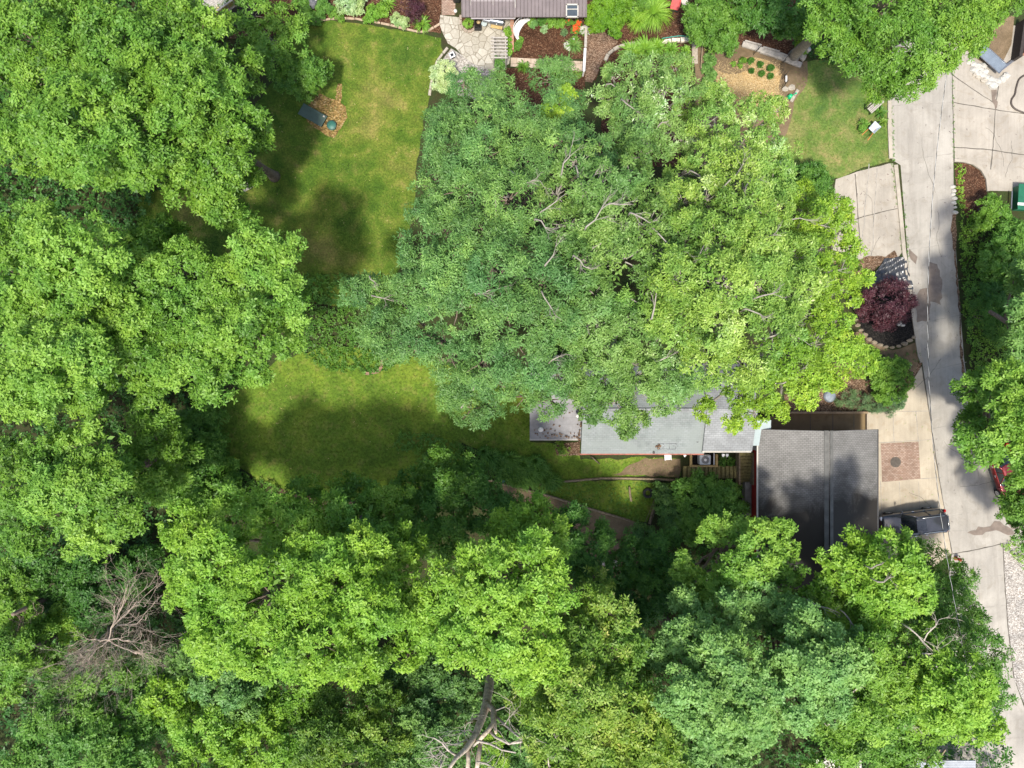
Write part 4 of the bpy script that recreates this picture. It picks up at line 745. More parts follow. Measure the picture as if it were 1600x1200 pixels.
# ------------------------------------------------------------------ buildings
def gable(mb, x0, x1, y0, y1, ze, zr, yr=None, axis='X', th=.12, m=0):
    """two sloped slabs; ridge along axis"""
    if axis == 'X':
        yr = (y0+y1)/2 if yr is None else yr
        prof = [(y0, ze), (yr, zr), (y1, ze)]; P = lambda a, u, z: (a, u, z); a0, a1 = x0, x1
    else:
        yr = (x0+x1)/2 if yr is None else yr
        prof = [(x0, ze), (yr, zr), (x1, ze)]; P = lambda a, u, z: (u, a, z); a0, a1 = y0, y1
    vs = [P(a, u, z) for a in (a0, a1) for (u, z) in prof] + [P(a, u, z-th) for a in (a0, a1) for (u, z) in prof]
    fs = [(0,1,4,3),(1,2,5,4),(6,9,10,7),(7,10,11,8),(0,3,9,6),(2,8,11,5),(0,6,7,1),(1,7,8,2),(3,4,10,9),(4,5,11,10)]
    if axis != 'X': fs = [f[::-1] for f in fs]
    return mb.add(vs, [f[::-1] for f in fs], m)
def fixn(o):
    import bmesh
    bm = bmesh.new(); bm.from_mesh(o.data); bmesh.ops.recalc_face_normals(bm, faces=bm.faces[:]); bm.to_mesh(o.data); bm.free(); return o
# main house
hs = thing('house', 'grey-green shingled house half hidden by the central canopy', 'house', (11, -2, 0))
MB().box((11.3, -1.9, 1.35), (11.6, 5.7, 2.7)).build('wall', STUCCO, hs)
rf = fixn(gable(MB(), 5.1, 14.2, -5.15, 1.3, 2.95, 4.3, -1.9).build('roof', HROOF, hs))
MB().box((9.65, -1.9, 4.31), (9.1, .28, .05)).build('ridge_cap', WROOF, rf).location = (0, 0, 0)
r2 = fixn(gable(MB(), 14.0, 17.65, -4.95, 1.5, 3.25, 4.5, -1.8).build('roof', WROOF, hs)); r2['label'] = 'lighter shingled roof section at the east end'
r3 = MB().box((3.3, -1.0, 2.6), (3.95, 6.3, .12), rx=R(2)).build('roof', SROOF, hs); r3['label'] = 'low grey flat roof on the west wing, littered with leaves'
MB().box((3.4, -1.0, 1.27), (3.5, 5.8, 2.5)).build('wall', STUCCO, hs)
MB().box((3.3, -4.17, 2.47), (3.98, .05, .18)).build('fascia', CREAMP, hs)
MB().box((9.6, -5.20, 2.84), (9.2, .09, .12)).build('gutter', plain('rusty_red_gutter', (.28,.09,.06), .7, 0, .4, 3), hs)
MB().box((15.8, -5.0, 3.12), (3.6, .08, .12)).build('gutter', CREAMP, hs)
MB().box((18.35, -3.6, 3.0), (1.5, 1.9, .1), rx=R(3)).build('roof', plain('link_roof', (.30,.36,.36), .7, 0, .1, 3), hs)['label'] = 'small pale roof joining house and garage'
m_ = MB()
for (px, py, z, r_) in ((1021,707,2.97,.09), (1089,689,3.2,.10), (1103,683,3.3,.06)): m_.cyl(W(px, py, z-.05), r_, .18, 10)
m_.build('roof_vent', BLACKP, rf).location = (0, 0, 0)
q = MB(); 
for (a, b) in (((1027,693),(1056,693)), ((1056,693),(1056,702)), ((1056,702),(1027,702)), ((1027,702),(1027,693)), ((1036,693),(1036,702)), ((1046,693),(1046,702))):
    A = W(a[0], a[1], 3.12); B = W(b[0], b[1], 3.12)
    for v in (A, B): v.z = 2.95 + (v.y+5.15)/3.25*1.35 + .02
    q.tube([A, B], .012, 4)
q.build('roof_hatch_frame', GREYMET, rf).location = (0, 0, 0)
m_ = MB(); rn = random.Random(3)
def blot(mb, c, r, n=9):
    mb.add([(c[0]+math.cos(2*PI*k/n)*r*rn.uniform(.4,1.2), c[1]+math.sin(2*PI*k/n)*r*rn.uniform(.3,1), c[2]+rn.uniform(0,.02)) for k in range(n)], [tuple(range(n))])
for k in range(52):
    px = rn.uniform(835, 908); py = rn.choice((rn.uniform(640, 684), rn.uniform(676, 685), rn.uniform(676,685)))
    blot(m_, W(px, py, 2.70 if py < 640 else 2.69), rn.uniform(.03, .12))
for k in range(26): blot(m_, W(rn.gauss(906, 2.5), rn.uniform(655, 690), 2.70), rn.uniform(.03,.11))
o = m_.build('dead_leaves', LITTER); tag(o, 'brown dead leaves lying on the low flat roof', 'leaves', None, 'stuff')
for k in range(9):
    v = W(rn.gauss(1030, 5), rn.uniform(690, 701), 3.1); v.z = 2.95+(v.y+5.15)/3.25*1.35+.03; blot(q := MB(), v, rn.uniform(.05,.14))
v = W(1029, 697, 3.1); v.z = 2.95+(v.y+5.15)/3.25*1.35+.03; q = MB()
for k in range(8): blot(q, (v.x+rn.gauss(0,.15), v.y+rn.gauss(0,.1), v.z+.02*k), .1)
tag(q.build('dead_leaves', LITTER), 'small heap of brown leaves beside the roof hatch frame', 'leaves', None, 'stuff')
# white capped flue on the flat roof
fl = thing('roof_flue', 'white capped flue standing on the low flat roof', 'flue', W(845, 671, 2.66))
MB().cyl(W(845,671,2.6), .10, .55, 14).build('pipe', GREYMET, fl); MB().lathe(W(845,671,3.12), [(.001,.2),(.14,.17),(.2,.06),(.2,0),(.001,0)], 16).build('cap', WHITEP, fl)
sdsh = thing('satellite_dish', 'small white satellite dish at the corner of the flat roof', 'satellite dish', W(906,648,2.7))
b = W(906,648,2.7); M4 = Matrix.Translation((0,0,.55)) @ Matrix.Rotation(R(55), 4, 'X')
vs = []; n = 20
for i, (r_, z_) in enumerate([(.001,0),(.12,.012),(.24,.05),(.30,.09)]):
    for k in range(n): vs.append(b + (M4 @ Vector((math.cos(2*PI*k/n)*r_*1.15, math.sin(2*PI*k/n)*r_, z_))))
MB().add(vs, [(i*n+k, i*n+(k+1) % n, (i+1)*n+(k+1) % n, (i+1)*n+k) for i in range(3) for k in range(n)], 0, True).build('dish', WHITEP, sdsh)
MB().tube([b-Vector((0,0,.05)), b+Vector((0,-.02,.55))], .03).tube([b+Vector((0,0,.5)), b+Vector((0,-.35,.75))], .015).box(b+Vector((0,-.36,.76)), (.08,.08,.1)).build('mast', WHITEP, sdsh)
# garage
ga = thing('garage', 'garage with grey shingle roof, sky reflection painted in, dark towards its lower end', 'garage', (22.6, -9, 0))
MB().box((22.6, -9.0, 1.4), (8.0, 10.6, 2.8)).build('wall', REDWALL, ga)
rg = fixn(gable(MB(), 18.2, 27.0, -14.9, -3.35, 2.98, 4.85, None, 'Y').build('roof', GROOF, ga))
MB().box((22.42, -9.1, 4.83), (.3, 11.56, .03), ry=R(-23)).box((22.78, -9.1, 4.83), (.3, 11.56, .03), ry=R(23)).build('ridge_cap', plain('ridge_shingles', (.11,.108,.10), .8, 0, .3, 2), rg).location = (0,0,0)
MB().box((18.15, -9.1, 2.9), (.1, 11.5, .12)).build('gutter', CREAMP, ga); MB().box((27.05, -9.1, 2.9), (.1, 11.5, .12)).build('gutter', DKMET, ga)
MB().box((18.56, -4.6, 1.05), (.06, .9, 2.1)).build('door', WHITEP, ga)
for y in (-6.2, -9.6):
    d = MB().box((26.63, y, 1.1), (.06, 2.7, 2.2)).build('garage_door', WHITEP, ga)
m_ = MB().prism([(18.62,-3.68),(26.58,-3.68),(22.6,-3.68)], 2.8, 2.81); 
m_ = MB().add([(18.6,-3.72,2.8),(26.6,-3.72,2.8),(22.6,-3.72,4.6),(18.6,-3.66,2.8),(26.6,-3.66,2.8),(22.6,-3.66,4.6)], [(0,1,2),(5,4,3),(0,3,4,1),(1,4,5,2),(2,5,3,0)]).build('gable_end', REDWALL, ga)
# neighbour's plum-brown roofed house at the top
nh = thing('house', 'house with plum-brown standing seam roof at the top edge', 'house', (1, 30, 0))
MB().box((1.0, 32.0, 1.3), (8.6, 6.0, 2.6)).build('wall', BRICKW, nh)
m_ = MB(); y0, y1 = 27.25, 33.5; x0, x1 = -3.75, 5.55
m_.add([(x0,y0,2.75),(x1,y0,2.75),(x1,y1,3.9),(x0,y1,3.9),(x0,y0,2.65),(x1,y0,2.65),(x1,y1,3.8),(x0,y1,3.8)], [(0,1,2,3),(7,6,5,4),(0,4,5,1),(1,5,6,2),(2,6,7,3),(3,7,4,0)])
x = x0+.05
while x < x1: m_.tube([(x, y0, 2.77), (x, y1, 3.92)], .022, 4); x += .27
rfn = m_.build('roof', PROOF, nh)
m_ = MB(); m_.add([(-3.05,27.2,2.55),(.22,27.2,2.55),(.22,28.4,2.98),(-3.05,28.4,2.98)], [(0,1,2,3)]); m_.add([(-3.05,27.2,2.52),(.22,27.2,2.52),(.22,28.4,2.95),(-3.05,28.4,2.95)], [(3,2,1,0)])
aw = m_.build('awning', plain('awning_panels', (.085,.065,.08), .35, 0, .1, 1, .6, 0), nh)
m_ = MB()
for x in (-3.05, -1.4, .22): m_.tube([(x, 27.2, 2.58), (x, 28.4, 3.01)], .02, 4)
m_.tube([(-3.4, 28.42, 3.06), (.25, 28.42, 3.06)], .035, 5); m_.tube([(.24, 27.2, 2.6), (.24, 28.4, 3.03)], .03, 5); m_.build('awning_frame', CREAMP, nh)
# deck house at top left
P = [W(300,2,2.4), W(375,-40,2.4), W(395,-8,2.4), W(333,37,2.4)]
dh = thing('deck', 'raised wooden deck with flower boxes at the top left edge', 'deck', (P[3].x, P[3].y, 0))
m_ = MB(); m_.prism([(p.x, p.y) for p in P[::-1]], 0.02, 2.4, 0, False); m_.build('side_wall', plain('dark_siding', (.05,.045,.045), .8, 0, .2, 3), dh)
d1 = (P[2]-P[3]).normalized(); nrm = Vector((-d1.y, d1.x, 0)); an = math.atan2(d1.y, d1.x); m_ = MB()
for k in range(16): m_.box(P[3]+d1*1.9+nrm*(.1+k*.15)+Vector((0,0,.04)), (4.2, .135, .04), an)
m_.build('deck_boards', GTIMBER, dh)
m_ = MB()
for k in range(8): m_.box(P[3]+d1*(.1+k*.52)+nrm*.02+Vector((0,0,.42)), (.08,.08,.85), an)
m_.box(P[3]+d1*1.9+nrm*.02+Vector((0,0,.86)), (4.0,.1,.06), an); m_.build('railing', GTIMBER, dh)
fb = thing('flower_box', 'long timber flower box of white and yellow flowers along the deck', 'planter', P[3]+d1*1.9+nrm*.35)
MB().box(P[3]+d1*1.9+nrm*.35+Vector((0,0,.25)), (3.2,.32,.34), an).build('box', YTIMBER, fb)
rng = np.random.default_rng(3); n = 130; t = rng.uniform(-1.5, 1.5, n); s_ = rng.uniform(-.15, .15, n); c = P[3]+d1*1.9+nrm*.35
PP = np.column_stack([c.x+d1.x*t+nrm.x*s_, c.y+d1.y*t+nrm.y*s_, 2.4+.48+rng.uniform(0,.15,n)])
V, tt = leaves(PP, norm(np.array([0,0,1.])+rng.normal(0,.4,(n,3))), np.full(n,.5), rng, 5, .12, .07); add_quads('foliage', V, tt, LM['fresh'], fb)
V, tt = leaves(PP[:60]+np.array([0,0,.08]), norm(np.array([0,0,1.])+rng.normal(0,.3,(60,3))), np.full(60,.6), rng, 5, .09, .06); add_quads('flowers', V, tt, LM['white'], fb)
V, tt = leaves(PP[60:90]+np.array([0,0,.08]), norm(np.array([0,0,1.])+rng.normal(0,.3,(30,3))), np.full(30,.8), rng, 5, .09, .06); add_quads('flowers', V, tt, LM['hay'], fb)
lm = thing('lamp_post', 'grey lamp with square head beside the dark deck wall', 'lamp', W(384,24))
MB().tube([W(384,24), W(384,24)+Vector((0,0,2.0))], .04).build('pole', GREYMET, lm); MB().box(W(384,24)+Vector((0,0,2.1)), (.3,.3,.22), .6).box(W(384,24)+Vector((0,0,2.25)), (.2,.2,.08), .6).build('lamp_head', plain('lamp_grey', (.45,.45,.43), .5), lm)
# glimpsed buildings at the bottom
gb = thing('shed', 'white roofed shed glimpsed through leaves at the bottom edge', 'shed', W(1320,1180))
MB().box(W(1310,1205)+Vector((0,0,1.1)), (3.2,1.0,2.2)).build('wall', CREAMP, gb); m_ = MB().box(W(1310,1200,2.3), (3.4,1.4,.1))
for k in range(8): m_.box(W(1310,1200,2.38)+Vector((-1.5+k*.43,0,0)), (.05,1.4,.04))
m_.build('roof', bpy.data.materials.get('weathered_white'), gb)
cp = thing('carport', 'carport with white ribbed roof and brown rafters at the bottom right edge', 'carport', W(1470,1200))
m_ = MB().box(W(1478,1212,2.5), (4.4,2.3,.05))
for k in range(15): m_.box(W(1478,1212,2.55)+Vector((0,-1.1+k*.155,0)), (4.4,.04,.04))
m_.build('roof', plain('ribbed_sheet', (.36,.38,.40), .6, 0, .18, 1.5), cp); m_ = MB()
for k in range(5): m_.box(W(1432+k*9,1184,2.3), (.09,1.5,.12), R(-35))
for (px, py) in ((1440,1190),(1500,1190),(1440,1240),(1500,1240)): m_.box(W(px,py)+Vector((0,0,1.2)), (.12,.12,2.4))
m_.build('rafters', TIMBER, cp)

# ------------------------------------------------------------------ vehicles
def loft(mb, st, ex=4.0, n=24, m=0):
    rings = []
    for (x, hw, z0, z1) in st:
        c = (z0+z1)/2; h = (z1-z0)/2; r_ = []
        for k in range(n):
            a = 2*PI*k/n; ca, sa = math.cos(a), math.sin(a)
            r_.append((x, hw*math.copysign(abs(ca)**(2/ex), ca), c+h*math.copysign(abs(sa)**(2/ex), sa)))
        rings.append(r_)
    vs = [v for r_ in rings for v in r_]; fs = [(i*n+k, i*n+(k+1) % n, (i+1)*n+(k+1) % n, (i+1)*n+k) for i in range(len(st)-1) for k in range(n)]
    fs += [tuple(range(n-1, -1, -1)), tuple((len(st)-1)*n+k for k in range(n))]
    return mb.add(vs, fs, m, True)
def paint(name, col):
    m, nt, p = newmat(name); p.inputs['Base Color'].default_value = (*col, 1); p.inputs['Roughness'].default_value = .32; p.inputs['Metallic'].default_value = .55
    p.inputs['Coat Weight'].default_value = 1; p.inputs['Coat Roughness'].default_value = .04
    c = ramp(nt, noise(nt, 3, 5), [(.3, tuple(x*.85 for x in col)), (.7, tuple(x*1.15 for x in col))]); nt.links.new(c, p.inputs['Base Color']); return m
CHROME = plain('chrome_trim', (.7,.7,.7), .2, 1, .05, 3, .5, 0); TYRE = plain('tyre_rubber', (.02,.02,.02), .85)
REDL = plain('red_lens', (.35,.01,.01), .15, 0, .1, 3, .7, 0); CLEARL = plain('clear_lens', (.55,.57,.6), .1, 0, .1, 3, .8, 0)
def vehicle(name, label, cat, loc, rz, L, Wd, Ht, pt, wagon=True):
    t = thing(name, label, cat, loc, rz); h = L/2; w2 = Wd/2; belt = .60*Ht+.02
    def B(mb, nm, mt, par=None): return mb.build(nm, mt, par or t, world=False)
    st = [(-h, w2*.62, .50, belt*.84), (-h+.04, w2*.78, .42, belt*.92), (-h+.12, w2*.90, .38, belt*.97), (-h+.32, w2*.97, .32, belt), (-h*.6, w2, .28, belt+.02), (0, w2, .27, belt+.01), (h*.42, w2*.99, .28, belt-.01),
          (h*.62, w2*.97, .28, belt-.05), (h*.85, w2*.93, .30, belt-.12), (h-.08, w2*.82, .36, belt-.25), (h, w2*.68, .44, belt-.38)]
    body = B(fixmb(loft(MB(), st, 5.0)), 'body', pt)
    xb0, xb1 = (-h+.10, h*.42) if wagon else (-h*.72, h*.40); xr0, xr1 = (-h+.30, h*.08) if wagon else (-h*.38, h*.06)
    yb, yr = w2*.90, w2*.70; zb, zt = belt-.03, Ht-.03
    ring = lambda x0, x1, y, z, c: [(x0+c*2.4,-y,z),(x1-c*1.8,-y,z),(x1-c*.3,-y*.75,z),(x1,0,z),(x1-c*.3,y*.75,z),(x1-c*1.8,y,z),(x0+c*2.4,y,z),(x0+c*.7,y*.86,z),(x0,y*.5,z),(x0,-y*.5,z),(x0+c*.7,-y*.86,z)]
    b_, r_ = ring(xb0, xb1, yb, zb, .14), ring(xr0, xr1, yr, zt, .10); n = 11
    g_ = MB().add(b_+r_, [(k, (k+1) % n, n+(k+1) % n, n+k) for k in range(n)]+[tuple(range(n, 2*n))]); B(g_, 'windows', GLASSD)
    rr_ = ring(xr0-.03, xr1+.03, yr+.03, Ht-.05, .10); r3_ = ring(xr0-.02, xr1+.0, yr-.02, Ht-.005, .12); r4_ = ring(xr0+.15, xr1-.2, yr*.75, Ht+.02, .1)
    rp = MB().add(rr_+r3_+r4_, [(k, (k+1) % n, n+(k+1) % n, n+k) for k in range(n)]+[(n+k, n+(k+1) % n, 2*n+(k+1) % n, 2*n+k) for k in range(n)]+[tuple(range(2*n, 3*n)), tuple(range(n-1,-1,-1))]); roof = B(rp, 'roof', pt)
    pm = MB()
    for s in (-1, 1):
        pm.tube([(b_[5 if s > 0 else 1][0], s*yb*1.0, zb), (r_[5 if s > 0 else 1][0], s*yr, zt)], .035, 5)
        pm.tube([(b_[6][0], s*yb, zb), (r_[6][0], s*yr, zt)], .06 if wagon else .05, 5)
        for f in ((.45, .42) if wagon else (.5,)): xx = xb0+(xb1-xb0)*f; pm.tube([(xx, s*(yb+.005), zb), (xr0+(xr1-xr0)*(f+.08), s*(yr+.005), zt)], .03, 4)
    B(pm, 'pillars', pt)
    if wagon:
        rl = MB()
        for s in (-1, 1): rl.tube([(xr0+.2, s*yr*.86, Ht), (xr0+.3, s*yr*.86, Ht+.07), (xr1-.45, s*yr*.86, Ht+.07), (xr1-.35, s*yr*.86, Ht)], .022, 5)
        B(rl, 'roof_rail', CHROME, roof)
        B(MB().box((-h+.30, 0, Ht-.04), (.16, Wd*.55, .04), 0, 0, 0, R(-6), .015), 'rear_spoiler', pt)
        B(MB().tube([(-h+.33,-yr,Ht+.03),(-h+.33,yr,Ht+.03)], .02, 5), 'crossbar', CHROME)
        sr = MB().box((-.15, 0, Ht+.022), (.75, .8, .012), bev=.005); B(sr, 'sunroof', GLASSD, roof)
    for s in (-1, 1):
        B(MB().box((h*.36, s*(w2+.10), belt+.06), (.14, .22, .15), 0, 0, 0, 0, .04).box((h*.37, s*(w2+.0), belt+.0), (.08,.1,.05)), 'wing_mirror', pt)
        B(MB().box((h-.16, s*w2*.66, belt-.30), (.22, .34, .14), s*-.25, 0, 0, 0, .04), 'headlight', CLEARL)
        B(MB().box((-h+.06, s*w2*.78, belt-.12), (.16, .20, .30), 0, 0, 0, 0, .04), 'tail_light', REDL)
        for q_ in (.04, -.30):
            B(MB().box((h*q_-.15, s*(w2+.005), belt-.14), (.18, .03, .035)), 'door_handle', CHROME)
        for xx in (-h*.58, h*.62):
            wh = B(MB().cyl((0,0,0), .36, .24, 22, axis='Y'), 'wheel', TYRE); wh.location = (xx, s*(w2-.11), .36)
            rm = MB().cyl((0, s*.115, 0), .23, .04, 14, axis='Y')
            for k in range(5): rm.box((math.cos(2*PI*k/5)*.12, s*.137, math.sin(2*PI*k/5)*.12), (.22,.012,.05), 0, 0, 0, -2*PI*k/5)
            B(rm, 'rim', CHROME, wh)
    B(MB().box((h+.0, 0, .5), (.1, Wd*.6, .18), 0, 0, 0, 0, .04).box((-h+.02, 0, .5), (.12, Wd*.62, .2), 0, 0, 0, 0, .04), 'bumper', BLACKP)
    B(MB().box((-h-.015, 0, .78), (.02, .34, .17)), 'number_plate', WHITEP)
    wp = MB()
    for y in (-.25, .35): wp.tube([(xb1-.02, y, zb+.04), (xb1-.28, y+.3, zb+.22)], .012, 4)
    B(wp, 'wipers', BLACKP)
    return t
def fixmb(mb): return mb
vehicle('parked_suv', 'black estate vehicle with roof rails parked at the garage door', 'car', (30.85, -10.75, 0.014), R(187), 5.0, 1.92, 1.74, paint('black_blue_paint', (.045,.047,.056)))
vehicle('parked_car', 'red car half hidden under the trees at the right edge', 'car', (38.1, -6.9, 0.014), R(-72), 4.5, 1.8, 1.45, paint('red_paint', (.20,.012,.012)), False)

# ------------------------------------------------------------------ overhead cable
def cable(name, label, x0, k0, z0, r_, tw, mats):
    t = thing(name, label, 'cable', (x0, 4.5, 0)); N = 900
    for ph, mt, nm in ((0, mats[0], 'black_strand'), (PI, mats[1], 'bare_strand')):
        pts = []
        for i in range(N+1):
            y = -34+70*i/N; z = z0+(y-4.5)**2*k0; a = y*tw+ph; pts.append((x0+math.cos(a)*r_, y, z+math.sin(a)*r_))
        MB().tube(pts, r_*.95, 4, 0, False).build(nm, mt, t)
cable('overhead_cable', 'twisted black and bare overhead cable running above the alley', 28.4, .0085, 6.9, .014, 5.0, (BLACKP, plain('bare_wire', (.5,.5,.48), .5, 0, .1)))

# ------------------------------------------------------------------ things along the alley
hy = thing('fire_hydrant', 'small red hydrant at the left kerb of the lower alley', 'hydrant', W(1493,872))
MB().lathe(W(1493,872), [(.001,0),(.16,0),(.16,.05),(.11,.07),(.11,.5),(.14,.52),(.13,.6),(.07,.68),(.001,.70)], 14).build('body', REDWALL, hy); MB().cyl(W(1493,872)+Vector((0,0,.4)), .06, .36, 10, axis='X').build('outlet', REDWALL, hy)
mh = thing('manhole_cover', 'round dark manhole cover set in the square of brick pavers', 'manhole cover', W(1399,722)+Vector((0,0,.03)))
m_ = MB().cyl(W(1399,722)+Vector((0,0,.03)), .42, .015, 28); MBr = MB()
for k in range(9): MBr.box(W(1399,722)+Vector((-.32+k*.08, 0, .05)), (.03, 2*math.sqrt(max(.01,.38**2-(-.32+k*.08)**2)), .008))
m_.build('plate', plain('cast_iron', (.13,.105,.08), .7, .4, .3, 6), mh); MBr.build('ribs', DKMET, mh)
# tarpaulin
rn = random.Random(4); P = [W(*p) for p in ((1368,438),(1382,408),(1400,403),(1411,404),(1420,444),(1400,446),(1372,446))]
nx, ny = 46, 40; A, B_, Cc, D = W(1352,452), W(1426,452), W(1413,401), W(1380,405); vs = []
for j in range(ny+1):
    for i in range(nx+1):
        u, v = i/nx, j/ny; p = A.lerp(B_, u).lerp(D.lerp(Cc, u), v)
        z = .05 + .07*abs(math.sin(u*19+v*5+2*math.sin(v*4)))**3 + .05*abs(math.sin(u*7-v*15+1.3))**4 + .04*abs(math.sin(u*31+v*11))**4
        vs.append((p.x+.05*math.sin(v*9), p.y+.04*math.sin(u*12), z))
tag(MB().add(vs, [(j*(nx+1)+i, j*(nx+1)+i+1, (j+1)*(nx+1)+i+1, (j+1)*(nx+1)+i) for j in range(ny) for i in range(nx)], 0, True).build('tarpaulin', plain('black_plastic_sheet', (.045,.047,.05), .3, 0, .2, 3, .6, 0)), 'crumpled black plastic sheet beside the purple maple', 'tarpaulin')
shrub('purple_maple', 'dark red-purple maple over the black mulch bed by the alley', 'tree', [(1385,470,32,2.0),(1360,478,20,1.6),(1410,462,20,1.7),(1404,485,18,1.5),(1378,494,20,1.3),(1396,448,16,1.7),(1364,460,16,1.5),(1352,490,12,1.1),(1422,470,10,1.4),(1392,502,10,1.0),(1346,478,9,1.2)], 'purple', 70, L=.17, Wd=.055, puff=.38, base=.5, fill=.5)
def stones(label, pts, r_, sd_, group, cat='stone', name='edging_stone', m=STONE, sz=(1.3,.8,.5), z=0.03):
    for i, (px, py) in enumerate(pts):
        o = MB().rock(W(px, py)+Vector((0,0,z)), r_*random.Random(sd_+i).uniform(.8,1.2), sz, sd_+i).build(name, m, smooth=False); tag(o, label, cat, group)
stones('tan stone in the curved edging of the black mulch bed', [(1337,500),(1340,508),(1345,516),(1351,523),(1358,530),(1366,535),(1375,539),(1384,542),(1394,543),(1404,541),(1413,537),(1421,532),(1428,527)], .18, 100, 'stones edging the black mulch bed', m=plain('dirty_stone', (.21,.17,.12), .9, 0, .3, 5, .3, .5))
stones('pale stone of the small pair on the black mulch', [(1406,504),(1410,508),(1404,507)], .16, 130, 'pale stones on the black mulch', m=LSTONE)
stones('stone at the left rim of the purple maple bed', [(1333,478),(1330,470)], .2, 135, 'stones at the left rim of the maple bed')
shrub('green_shrub', 'dense bright green shrub in the corner between driveway and alley', 'shrub', [(1390,580,22,1.1),(1400,600,22,1.1),(1385,610,20,1.0),(1405,575,14,1.0),(1375,600,16,.9)], 'fresh', 71, L=.14, Wd=.09, base=.42)
shrub('juniper', 'low grey-green juniper along the mulch edge by the apron', 'juniper', [(1325,622,14,.4),(1345,628,16,.45),(1368,630,17,.5),(1390,631,17,.5),(1403,625,12,.4)], 'juniper', 72, L=.12, Wd=.03, puff=.3, base=.45, dens=1.4)
shrub('green_shrub', 'lime green shrub under the yellow-leaved canopy edge', 'shrub', [(1350,560,20,1.0),(1330,545,18,1.0),(1365,575,12,.8)], 'lime', 73, L=.13, Wd=.08, base=.4)
shrub('green_shrub', 'dark green rounded shrub at the corner of the driveway slab, under the canopy', 'shrub', [(1265,285,26,1.6),(1285,295,18,1.4),(1245,278,22,1.5),(1275,305,22,1.5),(1230,275,18,1.4)], 'mid', 74, L=.15, Wd=.09, puff=.35, base=.45)
tb = thing('metal_tub', 'upturned galvanised metal tub beside the leaf mulch', 'tub', W(1296,619))
c = W(1296,619); m_ = MB(); m_.lathe(c, [(.50,0),(.48,.05),(.42,.20),(.30,.23),(.001,.24)], 24); m_.build('shell', plain('galvanised_metal', (.20,.23,.26), .6, .3, .25, 4), tb)
m_ = MB(); m_.lathe(c, [(.47,.0),(.50,.02),(.47,.04)], 24); m_.build('rim', GREYMET, tb)
tag(MB().rock(W(1421,571)+Vector((0,0,.08)), .14, seed=7).build('pale_rock', LSTONE), 'small pale rock beside the alley kerb', 'rock')
# sunken walk north of the garage with retaining wall
poly_sheet('path', [(1228,646),(1352,646),(1352,672),(1185,672),(1185,655)], .030, SUNKC)
strips('walk_joints', [[(1266,646),(1266,672)],[(1301,646),(1301,672)],[(1334,646),(1334,672)]], .06, .034, JOINT)
rw = tag(MB().box((24.5,-2.22,.22), (6.2,.16,.44)).build('retaining_wall', plain('stained_concrete', (.24,.17,.10), .9, 0, .3, 3)), 'low stained concrete wall along the sunken walk above the garage', 'wall')
tag(MB().box((27.65,-2.9,.16), (.16,1.4,.32)).build('retaining_wall', APRONC), 'short pale concrete wall at the end of the sunken walk', 'wall')
cw = tag(MB().box((18.15,-8.9,.35), (.35,2.6,.7)).box((18.45,-8.9,.2), (.25,2.6,.4)).build('retaining_wall', plain('grey_block', (.26,.25,.22), .9, 0, .25, 3)), 'grey concrete block wall against the red garage side', 'wall')
# rock garden island
rk = [(1515,97),(1520,101),(1526,104),(1531,109),(1528,115),(1535,118),(1541,121),(1547,124),(1553,127),(1559,128),(1566,124),(1571,119),(1538,112),(1536,103),(1522,110),(1544,130),(1551,134)]
stones('white rock in the heap on the neighbouring drive', rk, .32, 200, 'white rocks beside the neighbouring drive', 'rock', 'white_rock', LSTONE, (1.1,.9,.7))
stones('brown stone among the white rocks', [(1530,121),(1537,126),(1524,117)], .26, 230, 'brown stones among the white rocks', 'rock', 'brown_rock')
fz = thing('glass_panel', 'bluish glass panel leaning by the white rocks', 'glass panel', W(1543,97))
a = R(-42); MB().box(W(1543,97)+Vector((0,0,.5)), (2.3,.9,.04), a).build('pane', plain('blue_grey_glass', (.16,.19,.22), .12, 0, .15, 2, .8, 0), fz)
m_ = MB()
for s in (-1, 1): m_.box(W(1543,97)+Vector((-math.sin(a)*s*.45, math.cos(a)*s*.45, .52)), (2.3,.05,.06), a).box(W(1543,97)+Vector((math.cos(a)*s*1.15, math.sin(a)*s*1.15, .52)), (.05,.9,.06), a)
for s in (-1, 1): m_.box(W(1543,97)+Vector((math.cos(a)*s, math.sin(a)*s, .25)), (.06,.06,.5), a)
m_.build('frame', GREYMET, fz)
poly_sheet('bare_dirt', [(1505,20),(1585,25),(1580,70),(1560,110),(1530,95),(1505,75)], .022, DIRT)
wf = thing('fence', 'dark wall with two striped brick panels at the top right edge', 'fence', W(1590,70))
MB().box(W(1585,68)+Vector((0,0,.5)), (.25,2.9,1.0), R(-8)).build('wall_panel', plain('dark_fence', (.03,.022,.018), .8), wf)
for y in (52,80): MB().box(W(1593,y)+Vector((0,0,.6)), (.35,1.05,.5), R(-6)).build('brick_panel', TERRA, wf)
kerb('kerb', [(1560,112),(1578,98),(1600,82),(1620,70)], .2, .2, GREYMET)
